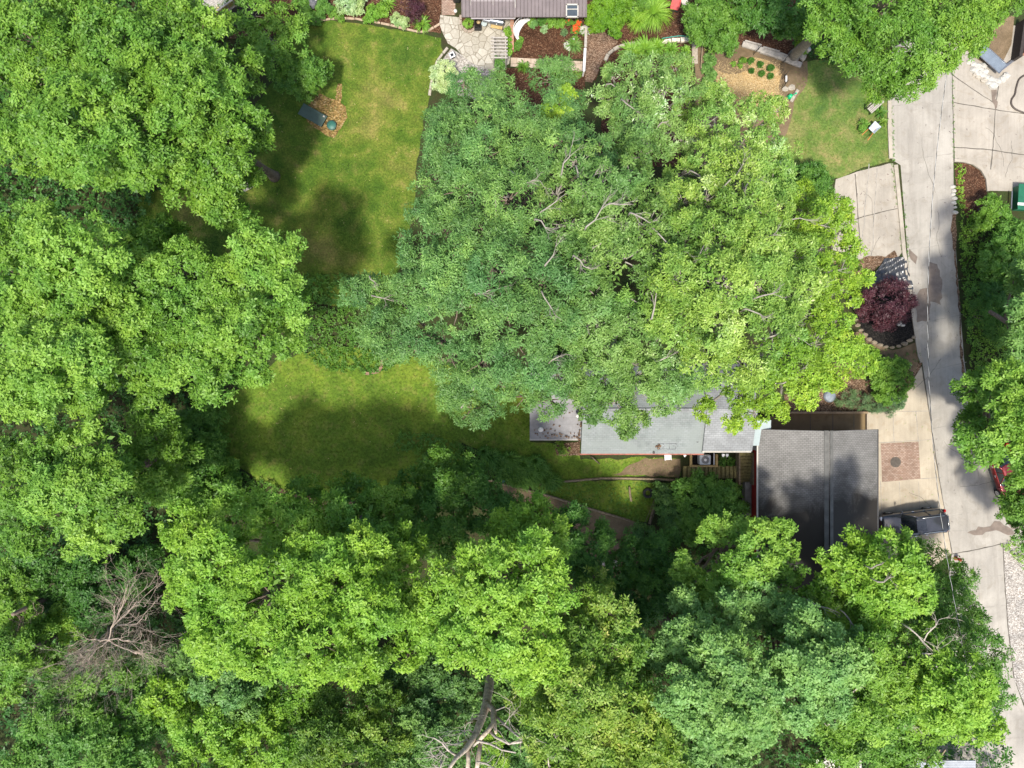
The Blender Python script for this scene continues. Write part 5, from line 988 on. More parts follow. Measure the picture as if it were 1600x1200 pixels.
# black hose on the drive
def hose(name, label, cat, pts, r_, m, n=40, z=.05):
    P = [W(*p)+Vector((0,0,z)) for p in pts]; Q = []
    for i in range(len(P)-1):
        p0, p1, p2, p3 = P[max(i-1,0)], P[i], P[i+1], P[min(i+2,len(P)-1)]
        for j in range(6):
            t = j/6; Q.append(.5*((2*p1)+(p2-p0)*t+(2*p0-5*p1+4*p2-p3)*t*t+(3*p1-p0-3*p2+p3)*t**3))
    Q.append(P[-1]); o = MB().tube(Q, r_, 6).build(name, m); return tag(o, label, cat)
hose('garden_hose', 'dark brown hose curving over the neighbouring drive', 'hose', [(1602,117),(1592,124),(1587,138),(1585,148),(1580,156),(1580,164),(1586,171),(1600,177)], .07, plain('brown_hose', (.06,.045,.035), .6))
gt = thing('table_tennis_table', 'dark green flat topped bin with white strip at the right edge', 'bin', W(1596,312)); gt.name = 'green_bin'
MB().box(W(1596,312)+Vector((.15,0,.75)), (1.9,2.0,.06), R(-3), bev=.02).build('lid', GREENP, gt); MB().box(W(1596,312)+Vector((.15,0,.36)), (1.7,1.8,.72), R(-3)).build('body', GREENP, gt)
MB().box(W(1594,325)+Vector((-.4,.1,.80)), (.75,.2,.04), R(-4)).build('label_strip', WHITEP, gt); MB().box(W(1575,315)+Vector((0,0,.4)), (.08,1.4,.05), R(-3)).build('side_rail', GREYMET, gt)
stones('white kerb stone beside the right edge of the alley', [(1489,292),(1490,298),(1489,304),(1491,310),(1490,317),(1492,324),(1492,332)], .17, 240, 'white stones along the right kerb', 'stone', 'kerb_stone', LSTONE)
# lawn furniture near the alley
wb = thing('wheelbarrow', 'wheelbarrow with pale tray and orange handles on the lawn by the alley', 'wheelbarrow', W(1360,204), R(46))
def LB(mb, nm, m, par=None): return mb.build(nm, m, par or wb, world=False)
vs = [(-.35,-.30,.62),(.42,-.34,.62),(.42,.34,.62),(-.35,.30,.62),(-.2,-.18,.32),(.2,-.18,.28),(.2,.18,.28),(-.2,.18,.32)]
LB(MB().add(vs+[(x*.96,y*.96,z+.02) for x,y,z in vs], [(4,5,6,7)[::-1],(0,1,5,4)[::-1],(1,2,6,5)[::-1],(2,3,7,6)[::-1],(3,0,4,7)[::-1],(12,13,14,15),(8,9,13,12),(9,10,14,13),(10,11,15,14),(11,8,12,15),(0,8,9,1)[::-1],(1,9,10,2)[::-1],(2,10,11,3)[::-1],(3,11,8,0)[::-1]]), 'tray', plain('pale_steel_tray', (.55,.60,.64), .4, .2, .1, 3))
m_ = MB(); ORG = plain('orange_wood', (.50,.16,.04), .7)
for s in (-1, 1): m_.tube([(.62,s*.08,.25),(-.2,s*.24,.34),(-1.05,s*.30,.58)], .028, 6)
LB(m_, 'handles', ORG); whl = LB(MB().cyl((.68,0,.2), .2, .09, 18, axis='Y'), 'wheel', TYRE); m_ = MB()
for s in (-1, 1): m_.tube([(-.25,s*.22,.34),(-.35,s*.24,.0)], .02, 5)
LB(m_, 'legs', DKMET)
bn = thing('garden_bench', 'grey weathered garden bench at the edge of the lawn by the alley', 'bench', W(1364,168), R(42))
for k in range(4): MB().box((0,-.2+k*.13,.45), (1.35,.10,.035)).build('seat_slat', GTIMBER, bn, world=False)
for k in range(3): MB().box((0,.36+.02*k,.58+k*.14), (1.35,.03,.09)).build('back_slat', GTIMBER, bn, world=False)
for s in (-.6,.6):
    for y in (-.2,.34): MB().box((s,y,.22 if y < 0 else .45), (.07,.07,.44 if y < 0 else .9)).build('leg', DKMET, bn, world=False)
straps('strap_clump', 'green strap-leaved clump beside the garden bench', 'plant', W(1373,176), .55, 70, 'mid', 75, h=.4)
straps('strap_clump', 'dry green and brown clump at the kerb beside the wheelbarrow', 'plant', W(1378,192), .45, 60, 'olive', 76, h=.3)
shrub('weed_clump', 'small green weed beside the wheelbarrow tray', 'plant', [(1350,195,7,.3),(1347,201,5,.3)], 'fresh', 77, L=.1, Wd=.06, puff=.15)

# ------------------------------------------------------------------ upper garden, from left to right
EM = lambda px, py, dx=0, dy=0, z=0: W(px, py)+Vector((dx, dy, z))
shrub('purple_maple', 'small dark purple lace-leaf maple in the top bed', 'shrub', [(643,16,15,.9),(650,12,12,1.0),(638,10,12,.9),(647,24,11,.6)], 'purple', 80, L=.12, Wd=.03, puff=.25)
shrub('variegated_shrub', 'cream and green variegated shrub at the top edge of the bed', 'shrub', [(538,8,14,.7),(556,10,14,.7),(548,2,14,.8),(566,4,8,.6)], 'varieg', 81, L=.13, Wd=.08, puff=.25, base=.6)
shrub('variegated_shrub', 'rounded pale variegated shrub between lawn and canopy', 'shrub', [(693,112,17,.9),(702,122,15,.8),(688,126,14,.7),(696,134,10,.5)], 'varieg', 82, L=.12, Wd=.07, puff=.25, base=.62)
shrub('bed_plant', 'leafy green plant left of the purple lace-leaf maple', 'plant', [(585,20,12,.4),(597,15,10,.5),(578,28,8,.3)], 'lime', 83, L=.13, Wd=.07, puff=.2)
shrub('bed_plant', 'pale green leafy plant in front of the purple lace-leaf maple', 'plant', [(620,30,9,.3),(632,36,8,.3)], 'varieg', 84, L=.1, Wd=.06, puff=.18, base=.4)
straps('strap_clump', 'bright strap-leaved clump at the lower corner of the top bed', 'plant', EM(660,40), .7, 120, 'fresh', 85, h=.45, wd=.03)
straps('strap_clump', 'strap-leaved clump at the middle of the top bed', 'plant', EM(607,8), .6, 90, 'fresh', 86, h=.4, wd=.03)
shrub('bed_plant', 'loose green plant at the left of the top bed', 'plant', [(478,25,12,.4),(492,30,10,.4),(500,20,9,.4)], 'mid', 87, L=.11, Wd=.06, puff=.2, base=.6)
shrub('bed_plant', 'small green plant below the dark ornament', 'plant', [(505,8,10,.5),(470,8,12,.6),(515,15,8,.4)], 'mid', 88, L=.12, Wd=.07, puff=.2, base=.65)
shrub('bed_plant', 'low speckled groundcover plant left of the variegated shrub', 'plant', [(525,22,8,.3),(533,28,6,.25)], 'fresh', 89, L=.08, Wd=.05, puff=.15)
bo = thing('garden_ornament', 'dark grey stone ornament with a white spot in the top bed', 'ornament', EM(490,8))
MB().rock(EM(490,8,z=.3), .42, (1,1.1,.8), 31).build('boulder', plain('dark_stone', (.10,.10,.11), .7)  , bo); MB().lathe(EM(497,5,z=.5), [(.001,0),(.09,0),(.1,.06),(.06,.12),(.001,.14)], 10).build('white_top', WHITEP, bo)
def edging(label, pts, wid, h, m, group, seg=.42, name='edging_block', cat='block', z=0.02):
    P = [W(*p) for p in pts]; rn = random.Random(len(pts)); k = 0
    for a, b in zip(P, P[1:]):
        n = max(1, round((b-a).length/seg))
        for j in range(n):
            c = a.lerp(b, (j+.5)/n); l = (b-a).length/n*.93; ang = math.atan2((b-a).y, (b-a).x)+rn.uniform(-.06,.06)
            o = MB().box(c+Vector((0,0,h/2+z)), (l, wid*rn.uniform(.85,1.1), h*rn.uniform(.85,1.1)), ang, bev=.02).build(name, m); tag(o, label, cat, group)
edging('tan edging brick between the top bed and the upper lawn', [(465,42),(480,37),(505,32),(530,29),(555,30),(580,34),(610,40),(635,46),(655,51),(668,49),(688,38)], .16, .12, plain('tan_edging', (.36,.27,.19), .9), 'edging bricks along the top bed', .75)
edging('rim stone of the gravel strip beside the upper lawn', [(700,75),(692,84),(684,95),(678,112),(674,130),(671,150)], .2, .1, STONE, 'rim stones of the gravel strip', .6)
sw = thing('lantern', 'white square garden lantern on the gravel', 'lantern', EM(707,90))
a = R(28); m_ = MB()
for s in (-1,1): m_.box(EM(707,90,-math.sin(a)*.16*s,math.cos(a)*.16*s,.45), (.42,.09,.06), a).box(EM(707,90,math.cos(a)*.16*s,math.sin(a)*.16*s,.45), (.09,.24,.06), a)
for sx in (-1,1):
    for sy in (-1,1): m_.box(EM(707,90,math.cos(a)*.17*sx-math.sin(a)*.17*sy,math.sin(a)*.17*sx+math.cos(a)*.17*sy,.21), (.05,.05,.42), a)
m_.build('frame', WHITEP, sw); MB().box(EM(707,90,z=.2), (.26,.26,.34), a).build('glass', GLASSD, sw)
for i, (px, py) in enumerate([(727,28),(727,36),(729,43),(734,48),(741,50),(747,47),(750,41),(750,34),(749,28)]):
    tag(MB().box(EM(px-7,py-0,z=.1), (.34,.2,.18), [0,1.57,1.9,2.5,0,.6,1.2,1.57,1.57][i]+1.57*(i in (0,)), bev=.03).build('edging_block', plain('planter_edge', (.30,.24,.19), .9) if i == 0 else bpy.data.materials['planter_edge']), 'brown block in the round planting ring on the patio', 'block', 'blocks of the round planting ring')
poly_sheet('mulch_bed', [(721,28),(743,28),(743,40),(738,46),(730,48),(723,42)], .030, MULCH)
shrub('bed_plant', 'small bright shrub in the round planting ring', 'plant', [(731,37,7,.35),(733,34,5,.4)], 'fresh', 90, L=.1, Wd=.06, puff=.15, base=.6)
bx = thing('planter_box', 'black rectangular planter with tan contents on the patio', 'planter', EM(747,39))
for s in (-1,1): MB().box(EM(747,39,s*.25,0,.2), (.06,.95,.4)).box(EM(747,39,0,s*.45,.2), (.44,.06,.4)).build('side', BLACKP, bx)
MB().box(EM(747,39,0,0,.12), (.43,.83,.2)).build('fill', BLACKM, bx); MB().rock(EM(748,37,z=.25), .18, (1,.8,.5), 3).build('tan_bundle', STRAW, bx)
gtb = thing('side_table', 'small round glass side table beside the smoker', 'table', EM(757,42))
MB().cyl(EM(757,42,z=.5), .22, .02, 20).build('table_top', PGLASS, gtb); MB().tube([EM(757,42), EM(757,42,z=.5)], .02).lathe(EM(757,42,z=.49), [(.20,0),(.23,.01),(.2,.02)], 20).cyl(EM(757,42), .14, .02, 14).build('frame', GREYMET, gtb)
gr = thing('smoker_grill', 'grey barrel smoker grill with firebox on the patio', 'grill', EM(772,41), R(-11))
def G2(mb, nm, m): return mb.build(nm, m, gr, world=False)
G2(MB().cyl((.25,0,.85), .27, 1.0, 20, axis='X').cyl((.25,0,.85), .285, .04, 20, axis='X'), 'barrel', plain('smoker_steel', (.17,.19,.22), .3, .6, .15, 4)); G2(MB().cyl((-.55,0,.75), .2, .55, 16, axis='X'), 'firebox', GREYMET)
G2(MB().box((.3,-.42,.8), (.9,.24,.04)), 'shelf', YTIMBER); G2(MB().cyl((.6,.05,1.1), .05, .25, 10), 'chimney', DKMET); G2(MB().tube([(0,-.3,.95),(.5,-.3,.95)], .015), 'handle', CHROME)
for sx in (-.2,.7):
    for sy in (-.2,.2): G2(MB().tube([(sx,sy,.6),(sx,sy*1.2,0)], .02), 'leg', BLACKP)
G2(MB().cyl((.78,.3,.15), .15, .05, 14, axis='X').cyl((.78,-.3,.15), .15, .05, 14, axis='X'), 'wheels', BLACKP)
br_ = tag(MB().box(EM(800,55,z=.30), (.28,2.7,.6), bev=.02).build('brick_wall', TERRA), 'low terracotta brick wall between patio and mulch bed', 'wall')
ar = thing('pergola', 'small grey wooden slatted pergola at the corner of the patio', 'pergola', EM(780,75))
for k in range(7): MB().box((W(780,59+k*5.2,1.9)), (1.28,.09,.09), R(-1)).build('slat', GTIMBER, ar)
for px in (771,790): MB().box(W(px,74.5,1.8), (.09,1.75,.1)).build('beam', GTIMBER, ar)
for px in (771,790):
    for py in (60,89): p = W(px,py,1.8); MB().box((p.x,p.y,.9), (.09,.09,1.75)).build('post', GTIMBER, ar)
shrub('climber', 'bright green climber between the pergola and the brick wall', 'plant', [(793,52,5,.8),(795,62,4,.8),(795,72,4,.8),(794,48,5,.7),(795,82,4,.7)], 'lime', 91, L=.1, Wd=.06, puff=.18)
shrub('bed_plant', 'dark green bush below the pergola', 'plant', [(782,97,8,.6),(780,103,7,.5)], 'mid', 92, L=.11, Wd=.07, puff=.2, base=.65)
# white curved bench
wbn = thing('curved_bench', 'white crescent shaped garden seat on the mulch', 'seat', EM(815,45))
cx, cy_ = EM(823,53)[:2]; m_ = MB(); n = 26; vs = []
for i in range(n+1):
    a = R(75+150*i/n); ro = 1.02; t_ = i/n; wdt = .50*math.sin(PI*min(max(t_,.04),.96))**.6+.04; 
    for zz in (.42,.47):
        for rr in (ro, ro-wdt): vs.append((cx+math.cos(a)*rr, cy_+math.sin(a)*rr*.95, zz))
fs = []
for i in range(n):
    a_, b_ = 4*i, 4*i+4; fs += [(a_+2,a_+3,b_+3,b_+2), (a_,b_,b_+1,a_+1), (a_,a_+2,b_+2,b_), (a_+1,b_+1,b_+3,a_+3)]
fs += [(0,1,3,2), (4*n,4*n+2,4*n+3,4*n+1)]
fixn(m_.add(vs, fs).build('seat', WHITEP, wbn)); m_ = MB(); 
m_.tube([(cx+math.cos(R(85+130*i/n))*1.05, cy_+math.sin(R(85+130*i/n))*1.0, .75) for i in range(n+1)], .035, 6)
for i in range(0, n+1, 3): a = R(85+130*i/n); m_.tube([(cx+math.cos(a)*1.03, cy_+math.sin(a)*.98, .45), (cx+math.cos(a)*1.05, cy_+math.sin(a)*1.0, .75)], .02, 5)
m_.build('back_rail', WHITEP, wbn)
for a in (88, 128, 172, 210): p = (cx+math.cos(R(a))*.85, cy_+math.sin(R(a))*.8); MB().tube([(p[0],p[1],0),(p[0],p[1],.44)], .03, 6).build('leg', WHITEP, wbn)
P_ = [('hosta','blue-green hosta nearest the crescent seat',833,38,5,'teal'),('bed_plant','small dark green mound right of the first hosta',846,34,6,'mid'),('hosta','larger of the round green mounds below the roof edge',861,34,8,'fresh'),('hosta','round green mound furthest right below the roof edge',874,36,8,'fresh'),
      ('bed_plant','tiny pale plant on the mulch in front of the round mounds',850,46,4,'varieg'),('bed_plant','small dark green mound beside the brick wall',807,73,6,'mid'),('bed_plant','grey-green tuft near the orange flowers',880,52,4,'juniper'),('bed_plant','small plant at the foot of the white crescent seat',811,64,4,'fresh'),
      ('bed_plant','low yellow-green plant against the roof edge near the seat',829,33,5,'lime')]
for i, (nm, lb, px, py, r_, mt) in enumerate(P_): shrub(nm, lb, 'plant', [(px,py,r_,.2),(px+2,py-2,r_*.7,.3)], mt, 300+i, L=.13, Wd=.08, puff=.16, base=.5)
m_ = MB(); p = W(894,17,3.12)
for q_ in (-1,1): m_.box(p+Vector((q_*.42,0,0)), (.08,.95,.12)).box(p+Vector((0,q_*.45,0)), (.92,.09,.12))
m_.box(p+Vector((0,.1,.05)), (.85,.05,.03)); skl = m_.build('skylight', CREAMP, rfn); skl.location = (0,0,0); MB().box(p, (.8,.85,.05)).build('skylight_glass', plain('dark_frame_glass', (.06,.075,.085), .15, 0, .2, 3, .8, 0), rfn).location = (0,0,0)
def pot(label, px, py, r_, h, flower, fm, seed, group=None):
    t = thing('flower_pot', label, 'flower pot', EM(px,py), 0, group)
    MB().lathe(EM(px,py), [(.001,0),(r_*.7,0),(r_,h),(r_*1.08,h),(r_*1.08,h*.86)], 16).build('pot', TERRA, t)
    lob = [(EM(px,py).x, EM(px,py).y, h+r_*.5, r_*1.5, 0)]
    crown('foliage', lob, LM['mid'], t, seed, L=.10, Wd=.05, puff=.12, base=.6)
    rng = np.random.default_rng(seed); n = flower; q = rng.normal(0, r_*.8, (n,2)); PP = np.column_stack([EM(px,py).x+q[:,0], EM(px,py).y+q[:,1], np.full(n, h+r_*1.5)+rng.uniform(0,.1,n)])
    V, tt = leaves(PP, norm(np.array([0,0,1.])+rng.normal(0,.3,(n,3))), np.full(n,.5), rng, 5, .09, .07); add_quads('flowers', V, tt, LM[fm], t)
pot('terracotta pot of orange flowers, upper one', 901,43, .2, .3, 16, 'orange', 310); pot('terracotta pot of orange flowers, lower one', 898,52, .2, .3, 18, 'orange', 311)
pot('pot of white flowers beside the white fence', 912,53, .22, .3, 34, 'white', 312); pot('small terracotta pot with a few green leaves by the plum-brown roof edge', 889,38, .14, .25, 3, 'orange', 313)
pot('empty looking clay pot among grey foliage', 897,66, .16, .3, 1, 'white', 314)
straps('strap_clump', 'fine grey-green grassy clump left of the white fence', 'plant', EM(896,72), .75, 150, 'teal', 315, h=.4, wd=.015)
shrub('bed_plant', 'white flowered low plant at the left of the grassy clump', 'plant', [(885,70,4,.2),(888,76,3,.2)], 'white', 316, L=.06, Wd=.04, puff=.1, dens=.4)
def fence(label, px0, py0, px1, py1, m, h=.9):
    t = thing('low_fence', label, 'fence', EM((px0+px1)/2,(py0+py1)/2)); A = W(px0,py0); B = W(px1,py1); an = math.atan2((B-A).y,(B-A).x); L_ = (B-A).length
    MB().box((A+B)/2+Vector((0,0,h)), (L_,.20,.06), an, bev=.01).build('top_rail', m, t); MB().box((A+B)/2+Vector((0,0,h/2)), (L_,.06,h*.9), an).build('panel', m, t)
    for k in range(3): MB().box(A.lerp(B,(k+.02)/2.04)+Vector((0,0,h*.5)), (.1,.12,h), an).build('post', m, t)
fence('weathered grey upper section of the low white fence', 914,48, 913,82, GTIMBER); fence('white lower section of the low fence', 912.5,84, 910.5,119, WHITEP)
for i, (lb, lo, mt) in enumerate([('left of the two billowing arborvitae at the top edge', [(935,22,17,2.0),(930,38,13,1.4),(942,8,16,2.4),(922,20,12,1.8)], 'arbor'), ('right of the two billowing arborvitae, reaching lower', [(962,20,18,2.2),(958,42,13,1.5),(970,5,16,2.6),(950,32,11,1.6),(975,25,12,1.8),(962,52,8,1.0)], 'arbor')]):
    shrub('arborvitae', lb, 'conifer', lo, mt, 320+i, L=.11, Wd=.07, puff=.32, base=.5, dens=1.3)
straps('fountain_grass', 'wide mound of bright fountain grass right of the arborvitae', 'grass clump', EM(1020,22), 1.5, 420, 'lime', 325, h=.7, wd=.022)
straps('fountain_grass', 'smaller bright grass mound left of the wide one', 'grass clump', EM(996,34), .95, 240, 'lime', 326, h=.5, wd=.022)
shrub('bed_plant', 'green leafy bush above the fountain grass at the top edge', 'plant', [(1000,6,12,.8),(985,12,10,.8)], 'fresh', 327, L=.12, Wd=.06, puff=.25)
for i, (px, py, r_, lb) in enumerate([(985,84,.95,'leftmost daylily clump inside the curved stone edging'),(1008,78,1.0,'second daylily clump from the left inside the stone edging'),(1025,76,.8,'third daylily clump from the left inside the stone edging'),(1048,79,.65,'compact daylily clump left of the slab steps'),(1070,82,.45,'smallest daylily clump beside the slab steps'),(1062,98,.6,'daylily clump at the canopy edge below the smallest one'),(869,116,.7,'bright strap-leaved clump below the paver path'),(818,107,.5,'strap-leaved clump at the left end of the bed below the paver path')]):
    straps('daylily', lb, 'plant', EM(px,py), r_, int(130*r_+30), 'lime' if i != 7 else 'mid', 330+i, h=.5, wd=.03)
shrub('bed_plant', 'yellow leaved low plant below the paver path, beside the white fence', 'plant', [(890,122,9,.3),(902,116,7,.3),(880,128,7,.3)], 'olive', 338, L=.09, Wd=.05, puff=.18, base=.6, dens=.5)
edging('beige block in the curved edging right of the chip path', [(945,96),(950,86),(958,79),(967,74),(978,71),(992,69)], .26, .2, STONE, 'curved edging blocks', .5)
edging('pale block of the straight edging above the daylilies', [(1033,68),(1048,65),(1062,64),(1077,63)], .34, .25, plain('pale_blocks', (.52,.47,.38), .9), 'pale edging blocks above the daylilies', .8)
hose('garden_hose', 'thin teal hose lying along the pale edging blocks', 'hose', [(1033,63),(1045,61),(1062,59),(1078,61),(1086,65),(1098,66),(1112,62)], .03, plain('teal_hose', (.03,.30,.24), .5), z=.3)
tag(MB().box(EM(1085,82,z=.1), (.45,1.9,.18), R(1), bev=.03).box(EM(1091,63,z=.14), (1.1,.4,.2), R(6), bev=.03).build('slab_step', plain('slab_step_stone', (.33,.28,.22), .9)), 'long tan stone slabs set as a step beside the dirt bed', 'step')
tag(MB().box(EM(1095,86,z=.3), (.08,2.2,.08), R(-4)).box(EM(1096,65,z=.15), (.08,.08,.3)).box(EM(1094,108,z=.15), (.08,.08,.3)).build('timber_rail', TIMBER), 'thin dark timber rail beside the slab steps', 'rail')
m_ = MB(); c = EM(1105,72)
for k in range(7):
    sx, sy = .22+.02*k, .44-.015*k; m_.tube([c+Vector((math.cos(a)*sx*.75+math.sin(a)*sy*.3, math.sin(a)*sy, .05+.022*k)) for a in [2*PI*j/28 for j in range(29)]], .022, 6, 0, False)
tag(m_.build('hose_coil', plain('yellow_green_hose', (.50,.58,.14), .5)), 'coiled yellow-green hose hanging at the end of the slab steps', 'hose')
m_ = MB(); c = EM(1097,66)
for k in range(4): m_.tube([c+Vector((math.cos(a)*(.2+.02*k), math.sin(a)*(.24-.02*k), .28+.03*k)) for a in [2*PI*j/20 for j in range(21)]], .02, 5, 0, False)
tag(m_.build('hose_coil', bpy.data.materials['teal_hose']), 'loose teal hose loops on top of the slab steps', 'hose')
shrub('vegetable_plant', 'broad-leaved blue-green plants in a row beside the slab steps, top one', 'plant', [(1108,90,5,.25),(1112,96,4,.2)], 'teal', 340, L=.2, Wd=.16, puff=.14, dens=.5)
shrub('vegetable_plant', 'broad-leaved blue-green vine trailing to the canopy edge', 'plant', [(1104,105,6,.25),(1110,118,7,.3),(1104,130,6,.25),(1114,138,7,.3)], 'teal', 341, L=.2, Wd=.16, puff=.18, dens=.6)
for i, (px, py, r_, lb) in enumerate([(1173,95,.42,'leafy crop plant at the left of the upper straw row'),(1188,101,.42,'middle crop plant of the upper straw row'),(1204,106,.48,'largest crop plant at the right of the upper straw row'),(1174,111,.26,'smallest crop plant, left of the lower straw row'),(1190,115,.36,'middle crop plant of the lower straw row'),(1204,119,.34,'right crop plant of the lower straw row')]):
    shrub('crop_plant', lb, 'plant', [(px,py,r_*20*.42,.25),(px+1,py-1,r_*20*.28,.35)], 'deep', 345+i, L=.12, Wd=.08, puff=.1, base=.55)
shrub('bed_plant', 'small bright weeds in the dirt beside the straw', 'plant', [(1160,95,5,.2),(1146,100,3,.15),(1156,103,3,.15)], 'fresh', 352, L=.09, Wd=.06, puff=.12, dens=.5)
rng = np.random.default_rng(8); n = 900; th = rng.uniform(0, 2*PI, n)
q = np.array([W(x_, y_)[:2] for x_, y_ in zip(rng.uniform(1118,1220,n), rng.uniform(90,180,n))]); ins = [(p[1] < (600-95)/20+0 and p[1] > 20.6) for p in q]; q = q[np.array(ins)]; n = len(q)
N_ = norm(np.array([0,0,1.])+rng.normal(0,.3,(n,3))); V, tt = leaves(np.column_stack([q, np.full(n,.05)]), N_, np.full(n,.6), rng, 3, .22, .018); tag(add_quads('loose_straw', V, tt, LM['hay']), 'loose straw strewn over the vegetable bed', None, None, 'stuff')
for i, (a, b, zz) in enumerate([((1160,70),(1192,80),.2), ((1188,80),(1220,90),.22), ((1212,88),(1250,103),.2)]):
    A, B = W(*a), W(*b); t_ = MB().box((A+B)/2+Vector((0,0,zz/2+.02)), ((B-A).length+.1,.42,zz), math.atan2((B-A).y,(B-A).x), bev=.03)
    t_.box((A+B)/2+Vector((0,.32,zz/2)), ((B-A).length*.8,.12,zz*1.2), math.atan2((B-A).y,(B-A).x)+.03, bev=.02)
    tag(t_.build('landscape_timber', GTIMBER), ['left', 'middle', 'right'][i]+' grey timber of the low wall above the straw bed', 'timber')
def trellis(label, pts, h=1.0):
    t = thing('trellis', label, 'trellis', EM(*pts[0])); m_ = MB(); P = [W(*p) for p in pts]
    for p in P: m_.tube([p, p+Vector((0,0,h))], .02, 5)
    for zz in (.3,.65,.95): m_.tube([p+Vector((0,0,h*zz)) for p in P], .012, 4, 0, False)
    m_.build('posts', DKMET, t)
trellis('thin dark wire trellis at the right end of the straw bed', [(1220,102),(1217,118)]); trellis('short dark stakes below the straw bed', [(1226,118),(1222,124)], .8); trellis('dark green stake pair across the grey timber wall', [(1183,80),(1177,86)], .9); trellis('dark stake pair at the right timber', [(1230,89),(1222,98)], .9); trellis('dark stakes beside the stepping stones', [(1227,131),(1221,139)], .7)
tag(MB().box(EM(1226,126,z=.35), (.14,.5,.05), bev=.02).box(EM(1226,126,z=.17), (.05,.05,.34)).build('white_marker', WHITEP), 'small white marker beside the short stakes', 'marker')
stones('flat stepping stone near the green watering can', [(1227,139),(1237,137)], .26, 400, 'stepping stones by the watering can', 'stone', 'stepping_stone', STONE, (1.1,.9,.25))
edging('brown block of the short edging beside the green watering can', [(1246,141),(1240,150),(1235,160)], .26, .18, STONE, 'short edging by the watering can', .5)
wc = thing('watering_can', 'bright green watering can on the short edging', 'watering can', EM(1233,152,z=.0)); GRN = plain('bright_green_plastic', (.01,.42,.16), .35)
MB().lathe(EM(1233,152), [(.001,0),(.17,0),(.18,.05),(.15,.34),(.12,.38),(.001,.39)], 16).build('body', GRN, wc); MB().tube([EM(1233,152,.1,0,.1), EM(1233,152,.38,.14,.42)], [.035,.02], 8).cyl(EM(1233,152,.38,.14,.40), .06, .04, 10).build('spout', GRN, wc)
MB().tube([EM(1233,152,-.14,-.03,.1), EM(1233,152,-.3,-.05,.3), EM(1233,152,-.1,0,.48), EM(1233,152,.1,0,.38)], .018, 6).build('handle', GRN, wc)
bb = thing('bird_bath', 'pale leaf-shaped bird bath in front of the dark shrubs', 'bird bath', EM(1177,38))
o = MB().lathe((0,0,0), [(.001,.02),(.2,.03),(.34,.1),(.36,.1),(.3,0),(.08,-.04)], 20).build('bowl', CREAMP, bb, world=False); o.location = (.05,.12,.62); o.scale = (.85,1.25,1); o.rotation_euler = (0,0,-.4)
MB().lathe((0,0,0), [(.14,0),(.06,.1),(.05,.5),(.1,.6)], 12).build('stem', CREAMP, bb, world=False)
bk = thing('basket', 'round cream wire basket beside the dark shrub', 'basket', EM(1160,30)); m_ = MB()
for zz, rr in ((.02,.18),(.2,.23),(.38,.27)): m_.tube([EM(1160,30,math.cos(a)*rr,math.sin(a)*rr,zz) for a in [2*PI*j/24 for j in range(25)]], .03 if zz > .3 else .015, 5, 0, False)
for j in range(14): a = 2*PI*j/14; m_.tube([EM(1160,30,math.cos(a)*.18,math.sin(a)*.18,.02), EM(1160,30,math.cos(a)*.27,math.sin(a)*.27,.38)], .010, 4)
m_.build('frame', CREAMP, bk); MB().cyl(EM(1160,30,z=.04), .2, .1, 16).build('fill', DIRT, bk)
rb = thing('toy_wagon', 'red and grey garden cart at the top edge', 'cart', EM(1054,8), R(75)); MB().box((0,0,.45), (1.2,.65,.05)).box((0,.32,.58), (1.2,.04,.25)).box((0,-.32,.58), (1.2,.04,.25)).box((.6,0,.58), (.04,.65,.25)).build('tray', plain('faded_red', (.50,.09,.08), .6), rb, world=False); rb.name = 'garden_cart'
for sx in (-.4,.4): MB().cyl((sx,0,.2), .2, .75, 16, axis='Y').build('wheels', TYRE, rb, world=False)
MB().tube([(-.6,0,.4),(-1.1,0,.7)], .02).build('handle', DKMET, rb, world=False)
cr = thing('garden_chair', 'pale grey garden chair beside the red cart at the top edge', 'chair', EM(1068,8), R(20)); m_ = MB()
MB().box((0,0,.42), (.5,.5,.04), bev=.015).build('seat', CREAMP, cr, world=False); MB().box((0,.26,.68), (.5,.04,.5), bev=.015).build('backrest', CREAMP, cr, world=False)
for sx in (-.22,.22):
    for sy in (-.22,.22): MB().tube([(sx,sy,0),(sx,sy,.42)], .018).build('leg', GREYMET, cr, world=False)
lt = thing('leaning_trunk', 'thick grey leaning trunk with a reddish scar at the top right garden', 'trunk', EM(1240,90)); rn = random.Random(2)
MB().tube([W(1240,88), W(1243,84,.5), W(1262,66,4), W(1284,42,7.5), W(1300,25,10)], [.5,.42,.34,.3,.24], 12).build('stem', GBARK, lt)
tag(MB().rock(W(1262,61,4.45), .14, (1.2,1,.4), 5).build('bark_scar', plain('rust_scar', (.45,.12,.05), .9)), None); bpy.data.objects['bark_scar'].parent = lt; bpy.data.objects['bark_scar'].location = -lt.location
ws = thing('round_birdhouse', 'small round white ornament at the foot of the leaning grey trunk', 'ornament', EM(1260,81)); MB().lathe(EM(1260,81), [(.001,0),(.2,0),(.16,.1),(.12,.35),(.2,.42),(.001,.5)], 14).build('body', CREAMP, ws); ws.name = 'stone_ornament'
tag(MB().rock(EM(1254,89,z=.05), .34, (.9,1.1,.35), 12).build('flat_stone', STONE), 'flat stone below the small white ornament', 'stone')
tag(MB().box(EM(714,3,z=.55), (.5,.5,.5), bev=.03).box(EM(714,3,z=.83), (.62,.62,.05)).build('planter_pedestal', DKMET), 'dark square pedestal beside the plum-brown roof', 'pedestal'); tag(MB().lathe(EM(712,19), [(.001,0),(.12,0),(.14,.2),(.1,.3),(.001,.32)], 12).build('white_globe_light', WHITEP), 'small round white garden light on the brick path edge', 'light')
